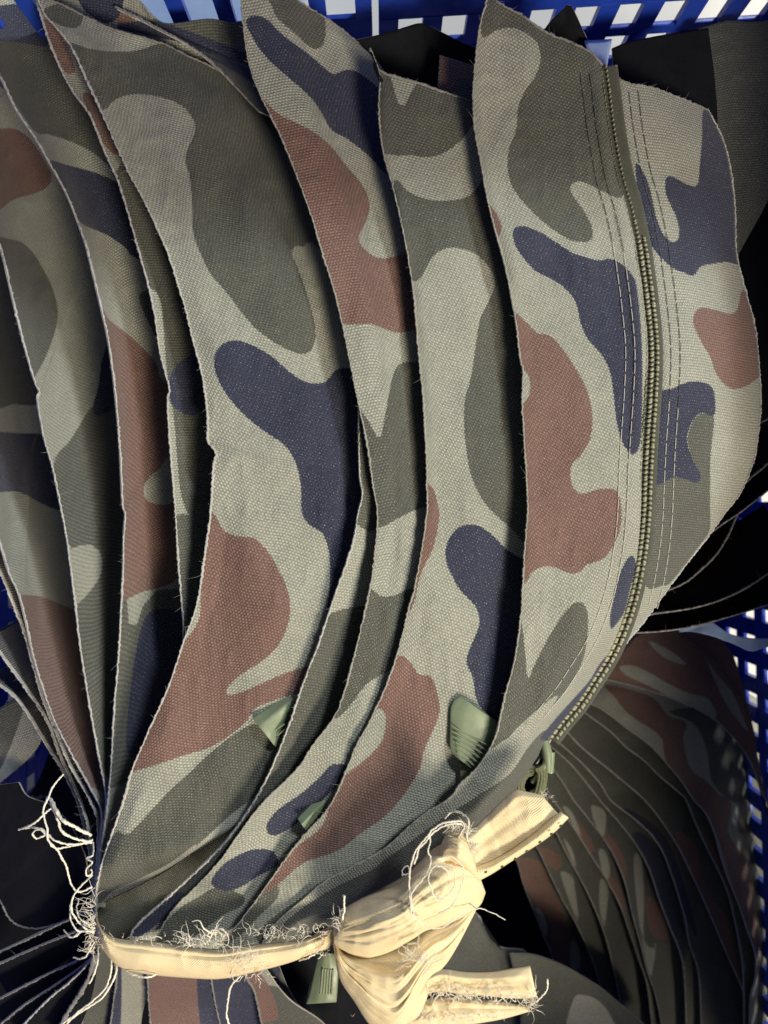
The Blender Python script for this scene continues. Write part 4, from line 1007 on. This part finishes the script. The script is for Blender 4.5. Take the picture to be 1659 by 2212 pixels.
# knot: an upper loop over a drooping lower loop
def bulge(h, creases=(), ph=0.0, pw=0.5):
    def f(X, Y, T, S, d):
        q = h * np.clip(np.sin(np.pi * np.clip(S, 0, 1)), 0, 1) ** pw * np.clip(np.sin(np.pi * np.clip(T * 0.92 + 0.04, 0, 1)), 0.05, 1) ** 0.5
        for s0, w, a, dr in creases:
            q = q + 0.55 * a * np.exp(-((S - s0 - dr * (T - .5)) / w) ** 2) * np.clip(T * 5, 0, 1) * np.clip((1 - T) * 4, 0, 1)
        return q
    return f
cloth("knot_loop", ck((88, 1080), (130, 1000), (180, 945), (300, 880), (420, 835), (520, 790), (620, 685), (740, 570), (850, 530), (940, 560), (1005, 660)),
      ck((88, 1190), (140, 1230), (230, 1275), (330, 1290), (480, 1240), (600, 1170), (690, 1110), (840, 1060), (960, 1000), (1040, 940), (1075, 860)),
      z0=(0.010, 0.012, 0.014, 0.014, 0.010), zfun=bulge(0.018, ((0.62, 0.05, -0.0020, 0.15), (0.80, 0.05, 0.0018, 0.1), (0.72, 0.04, -0.0015, 0.1), (0.35, 0.06, -0.0012, -0.3), (0.20, 0.05, 0.0012, -0.2), (0.92, 0.04, -0.002, 0)) + pleats(12, 1)), wav=0.0016, seed=121)
cloth("knot_drape", ck((100, 1150), (160, 1230), (260, 1260), (400, 1240), (560, 1170), (690, 1080), (850, 1020), (960, 960), (1020, 900)),
      ck((85, 1190), (125, 1410), (225, 1570), (335, 1730), (500, 1800), (690, 1440), (800, 1345), (890, 1210), (1010, 980)),
      z0=(0.008, 0.010, 0.010, 0.008, 0.008), zfun=bulge(0.010, ((0.25, 0.05, -0.0022, 0.3), (0.38, 0.05, 0.0016, 0.3), (0.52, 0.06, -0.0018, 0.2), (0.7, 0.05, 0.0012, 0.15), (0.85, 0.04, -0.001, 0.1)) + pleats(14, 2)), wav=0.0022, seed=122)
cloth("knot_fold", ck((360, 1640), (420, 1580), (520, 1500), (690, 1425)), ck((380, 1780), (520, 1740), (640, 1660), (700, 1530)),
      z0=(0.006, 0.008, 0.009, 0.008), zfun=bulge(0.008, ((0.5, 0.1, 0.001, 0),)), wav=0.001, seed=123)
# collar of gathered cloth where the upper tail leaves the knot
cloth("knot_collar", ck((790, 530), (830, 470), (900, 460), (985, 540), (1000, 600)), ck((740, 720), (820, 660), (900, 680), (960, 720), (1030, 780)),
      z0=(0.020, 0.024, 0.018), zfun=bulge(0.006, tuple((0.12 + 0.11 * k, 0.02, (-1) ** k * 0.0009, 0.1) for k in range(8))), wav=0.001, seed=124)
cloth("tail", ck((930, 520), (1010, 430), (1100, 340), (1180, 262), (1265, 195), (1345, 205), (1440, 225)), ck((1000, 740), (1110, 680), (1220, 610), (1320, 540), (1420, 460), (1500, 400), (1560, 372)),
      z0=(0.016, 0.014, 0.016, 0.018), zfun=bulge(0.003, ((0.15, 0.08, 0.0015, 0), (0.45, 0.1, -0.0012, 0.1))), wav=0.002, seed=125)
cloth("tail_hem", ck((985, 700), (1100, 655), (1220, 590), (1320, 520), (1420, 440), (1500, 375), (1560, 335)), ck((1040, 778), (1120, 735), (1230, 665), (1330, 600), (1440, 530), (1530, 460), (1612, 375)),
      z0=(0.016, 0.016, 0.018, 0.021), zfun=bulge(0.0028, ((0.5, 0.15, 0.0008, 0),), pw=0.8), wav=0.0008, seed=126)
cloth("tail", ck((640, 1400), (780, 1350), (950, 1368), (1100, 1368), (1230, 1350), (1362, 1332)), ck((620, 1560), (760, 1500), (920, 1520), (1090, 1530), (1250, 1545), (1408, 1545)),
      z0=(0.004, 0.002, 0.0, 0.002), zfun=bulge(0.004, ((0.62, 0.1, -0.003, -0.1), (0.3, 0.1, 0.0015, 0))), wav=0.0012, seed=127)
cloth("tail_hem", ck((430, 1620), (640, 1560), (820, 1530), (1000, 1545), (1180, 1565), (1352, 1590)), ck((430, 1800), (640, 1790), (820, 1740), (1000, 1712), (1180, 1680), (1352, 1632)),
      z0=(0.002, 0.001, -0.002, 0.0), zfun=bulge(0.004, tuple((0.2 + 0.2 * k, 0.05, (-1) ** k * 0.001, 0.1) for k in range(4))), wav=0.002, seed=128)

# needle holes / stitch marks along the tail hem
for i, (x, y) in enumerate(ck((1075, 725), (1180, 690), (1265, 640), (1340, 590), (1425, 530), (1500, 478), (1560, 425))):
    bb = Bag(); c = P(x, y, 0.0222 + 0.0006 * i / 6)
    bb.ball(c, (0.0005, 0.0003, 0), (-0.0002, 0.00035, 0), (0, 0, 0.0003), 6, 5)
    bb.build("stitch_hole", M_DSTITCH, tie)

# ---- loose threads
def thread(pts, z, r=0.00032, wob=0.0004, sd=0, bag=None):
    rg = np.random.default_rng(sd)
    n = max(24, len(pts) * 8)
    c = spline(pts, n)
    zz = np.interp(np.linspace(0, 1, n), np.linspace(0, 1, len(z)), z)
    W = P(c[:, 0], c[:, 1], zz)
    k = np.cumsum(rg.normal(0, 1, (n, 3)), 0); k -= k.mean(0)
    W = W + k * wob * 0.12 + rg.normal(0, 0.00004, W.shape)
    bag.tube(W, 0.62 * r * (1 + 0.15 * rg.normal(0, 1, n).clip(-2, 2)), 6)

for i, (pts, z, r) in enumerate([
    (ck((975, 575), (950, 480), (960, 390), (900, 335), (850, 345), (820, 380)), (.022, .030, .034, .030, .026), .00045),
    (ck((880, 520), (930, 450), (940, 400), (840, 400), (740, 440), (690, 500), (620, 590), (590, 690), (575, 800), (580, 900), (600, 1000)), (.026, .032, .034, .034, .034, .034, .034, .033, .031), .0004),
    (ck((900, 500), (925, 430), (850, 415), (750, 460), (690, 520), (640, 580), (605, 660)), (.028, .033, .033, .034, .034, .034), .0004),
    (ck((700, 490), (715, 520), (700, 600), (720, 640), (700, 720), (640, 800), (600, 860), (585, 930), (600, 1010), (680, 1080)), (.032, .033, .034, .034, .034, .033, .032), .00035),
    (ck((760, 640), (860, 630), (920, 690), (935, 760), (900, 860), (850, 940), (780, 990)), (.034, .034, .034, .034, .034, .032), .0003),
    (ck((830, 760), (800, 700), (750, 690), (712, 740), (720, 820), (750, 890), (790, 900)), (.034, .035, .035, .035, .034), .0003),
    (ck((720, 860), (790, 900), (860, 840), (880, 760), (840, 690), (790, 680)), (.034, .035, .035, .035, .034), .0003),
    (ck((690, 1090), (800, 1085), (900, 1010), (1000, 965), (1080, 970), (1200, 1030)), (.030, .030, .029, .022, -.02, -.04), .0003),
    (ck((150, 1040), (155, 960), (158, 880)), (.02, .026, .028), .0005),
    (ck((1360, 1595), (1420, 1545), (1470, 1490), (1485, 1420)), (.002, .004, .004, .006), .00045),
    (ck((530, 750), (535, 700), (570, 690), (575, 740), (540, 750)), (.02, .02, .02, .02), .0003)]):
    bb = Bag(); thread(pts, z, r, .0006, 200 + i, bb); bb.build("thread", M_THREAD, tie)
ZT = 0.010
for i, (pts, r) in enumerate([
    (ce((470, 1290), (400, 1380), (360, 1480), (330, 1560), (350, 1700), (360, 1790), (430, 1890), (490, 2010), (540, 2150), (600, 2190), (700, 2150)), .0005),
    (ce((360, 1490), (390, 1510), (450, 1620), (530, 1680), (620, 1730), (680, 1760)), .0009),
    (ce((390, 1520), (440, 1640), (450, 1720), (540, 1780), (680, 1810)), .0007),
    (ce((140, 1720), (240, 1680), (330, 1600), (390, 1550)), .0005),
    (ce((160, 1715), (250, 1700), (330, 1720), (420, 1800), (560, 1830), (690, 1800)), .0005),
    (ce((340, 1760), (270, 1780), (245, 1740), (280, 1710), (330, 1740), (400, 1850), (500, 1850), (680, 1820)), .00045),
    (ce((680, 1820), (690, 1900), (640, 1930), (690, 1960), (650, 2010), (660, 2060), (700, 2040), (690, 2010)), .00045),
    (ce((690, 2050), (600, 2150), (550, 2230), (540, 2330), (590, 2420), (690, 2500)), .00045)]):
    bb = Bag(); thread(pts, (ZT - .006, ZT, ZT + .002, ZT, ZT - .002), r, .0005, 230 + i, bb); bb.build("thread", M_THREAD, tie)
for i, (pts, r) in enumerate([
    (ct((630, 0), (600, 100), (620, 220), (680, 300), (810, 300)), .0004), (ct((680, 20), (668, 100), (680, 180), (760, 240), (820, 220)), .00035),
    (ct((860, 450), (830, 600), (800, 700), (770, 755)), .00045), (ct((965, 540), (960, 660), (920, 780), (850, 870), (700, 980), (560, 1080), (480, 1150)), .0005),
    (ct((1005, 555), (995, 670), (940, 800), (860, 890), (700, 1000), (600, 1090), (560, 1150)), .0005),
    (ct((1080, 610), (1120, 670), (1220, 700), (1300, 690), (1350, 665)), .00045), (ct((640, 350), (690, 310), (740, 300), (810, 310)), .0005),
    (ct((560, 290), (600, 350), (650, 345), (680, 310)), .0004), (ct((640, 530), (700, 540), (760, 490), (810, 400)), .0004), (ct((720, 470), (770, 420), (810, 380)), .0003),
    (c7((1040, 905), (1000, 940), (985, 1000), (980, 1050), (990, 1106), (1010, 1140)), .0005), (c7((1290, 830), (1320, 825), (1360, 805)), .0004)]):
    bb = Bag(); thread(pts, (0.006, .010, .012, .010), r, .0005, 260 + i, bb); bb.build("thread", M_THREAD, tie)

# fine frayed fringe, one mesh per tuft
def tuft(cx, cy, z, n, spread, length, seed, direction=(0, -1), curl=1.0, r=0.00013):
    rg = np.random.default_rng(seed); bb = Bag()
    d0 = np.array(direction, float); d0 /= np.linalg.norm(d0)
    for k in range(n):
        a = rg.normal(0, 0.6); ca, sa = math.cos(a), math.sin(a)
        d = np.array([d0[0] * ca - d0[1] * sa, d0[0] * sa + d0[1] * ca])
        L = length * rg.uniform(0.35, 1.15); m = 12
        ang = np.cumsum(rg.normal(0, 0.28 * curl, m) + rg.normal(0, 0.18 * curl))
        v = np.stack([d[0] * np.cos(ang) - d[1] * np.sin(ang), d[0] * np.sin(ang) + d[1] * np.cos(ang)], -1)
        xy = np.array([cx + rg.normal(0, spread[0]), cy + rg.normal(0, spread[1])]) + np.cumsum(v, 0) * L / m
        zz = z + np.cumsum(rg.normal(0.00012, 0.0003, m))
        bb.tube(P(xy[:, 0], xy[:, 1], zz), r * rg.uniform(0.7, 1.3), 4, True)
    return tag(bb.build("frayed_fringe", M_THREAD, tie), kind="stuff")
tuft(430, 2040, 0.016, 34, (30, 4), 56, 301, (0.15, -1), 1.0, 0.00013)
tuft(462, 2025, 0.016, 8, (10, 6), 80, 302, (0.1, -1), 1.0, 0.0003)
tuft(610, 2022, 0.014, 50, (45, 6), 36, 303, (0.5, -1), 1.0, 0.0001)
tuft(680, 2012, 0.014, 22, (22, 8), 34, 304, (0.1, -1), 1.2)
tuft(300, 2030, 0.014, 30, (50, 4), 16, 305, (0, -1), 1.4)
tuft(205, 1985, 0.004, 40, (3, 40), 44, 306, (-1, 0.25), 0.7, 0.00014)
tuft(206, 2030, 0.004, 22, (4, 18), 46, 307, (-0.8, 0.7), 0.8, 0.00018)
tuft(535, 2075, 0.017, 34, (20, 10), 60, 308, (0.1, -0.8), 1.2, 0.00012)
tuft(540, 2105, 0.012, 16, (24, 4), 26, 309, (0.2, 1), 1.2)
tuft(985, 1800, 0.026, 60, (14, 6), 30, 310, (0.1, -1), 0.5, 0.00014)
tuft(1010, 1830, 0.025, 40, (8, 8), 34, 311, (0.8, -0.5), 0.6, 0.00014)
tuft(900, 2060, 0.029, 34, (20, 12), 64, 312, (-0.6, 0.8), 1.2, 0.00011)
tuft(1000, 2160, 0.006, 120, (70, 10), 46, 313, (0.1, -1), 0.9, 0.00015)
tuft(960, 2190, 0.006, 90, (70, 6), 34, 314, (0, 0.8), 0.9, 0.00014)
tuft(735, 1992, 0.020, 22, (5, 12), 26, 315, (-0.4, -1), 0.8)
tuft(1178, 1722, 0.017, 20, (6, 6), 20, 316, (0.7, -0.7), 0.5)
tuft(1137, 2170, 0.002, 40, (10, 8), 26, 317, (0.9, 0.2), 0.7)
tuft(690, 2055, 0.012, 16, (22, 3), 20, 318, (0, 1), 1.2)
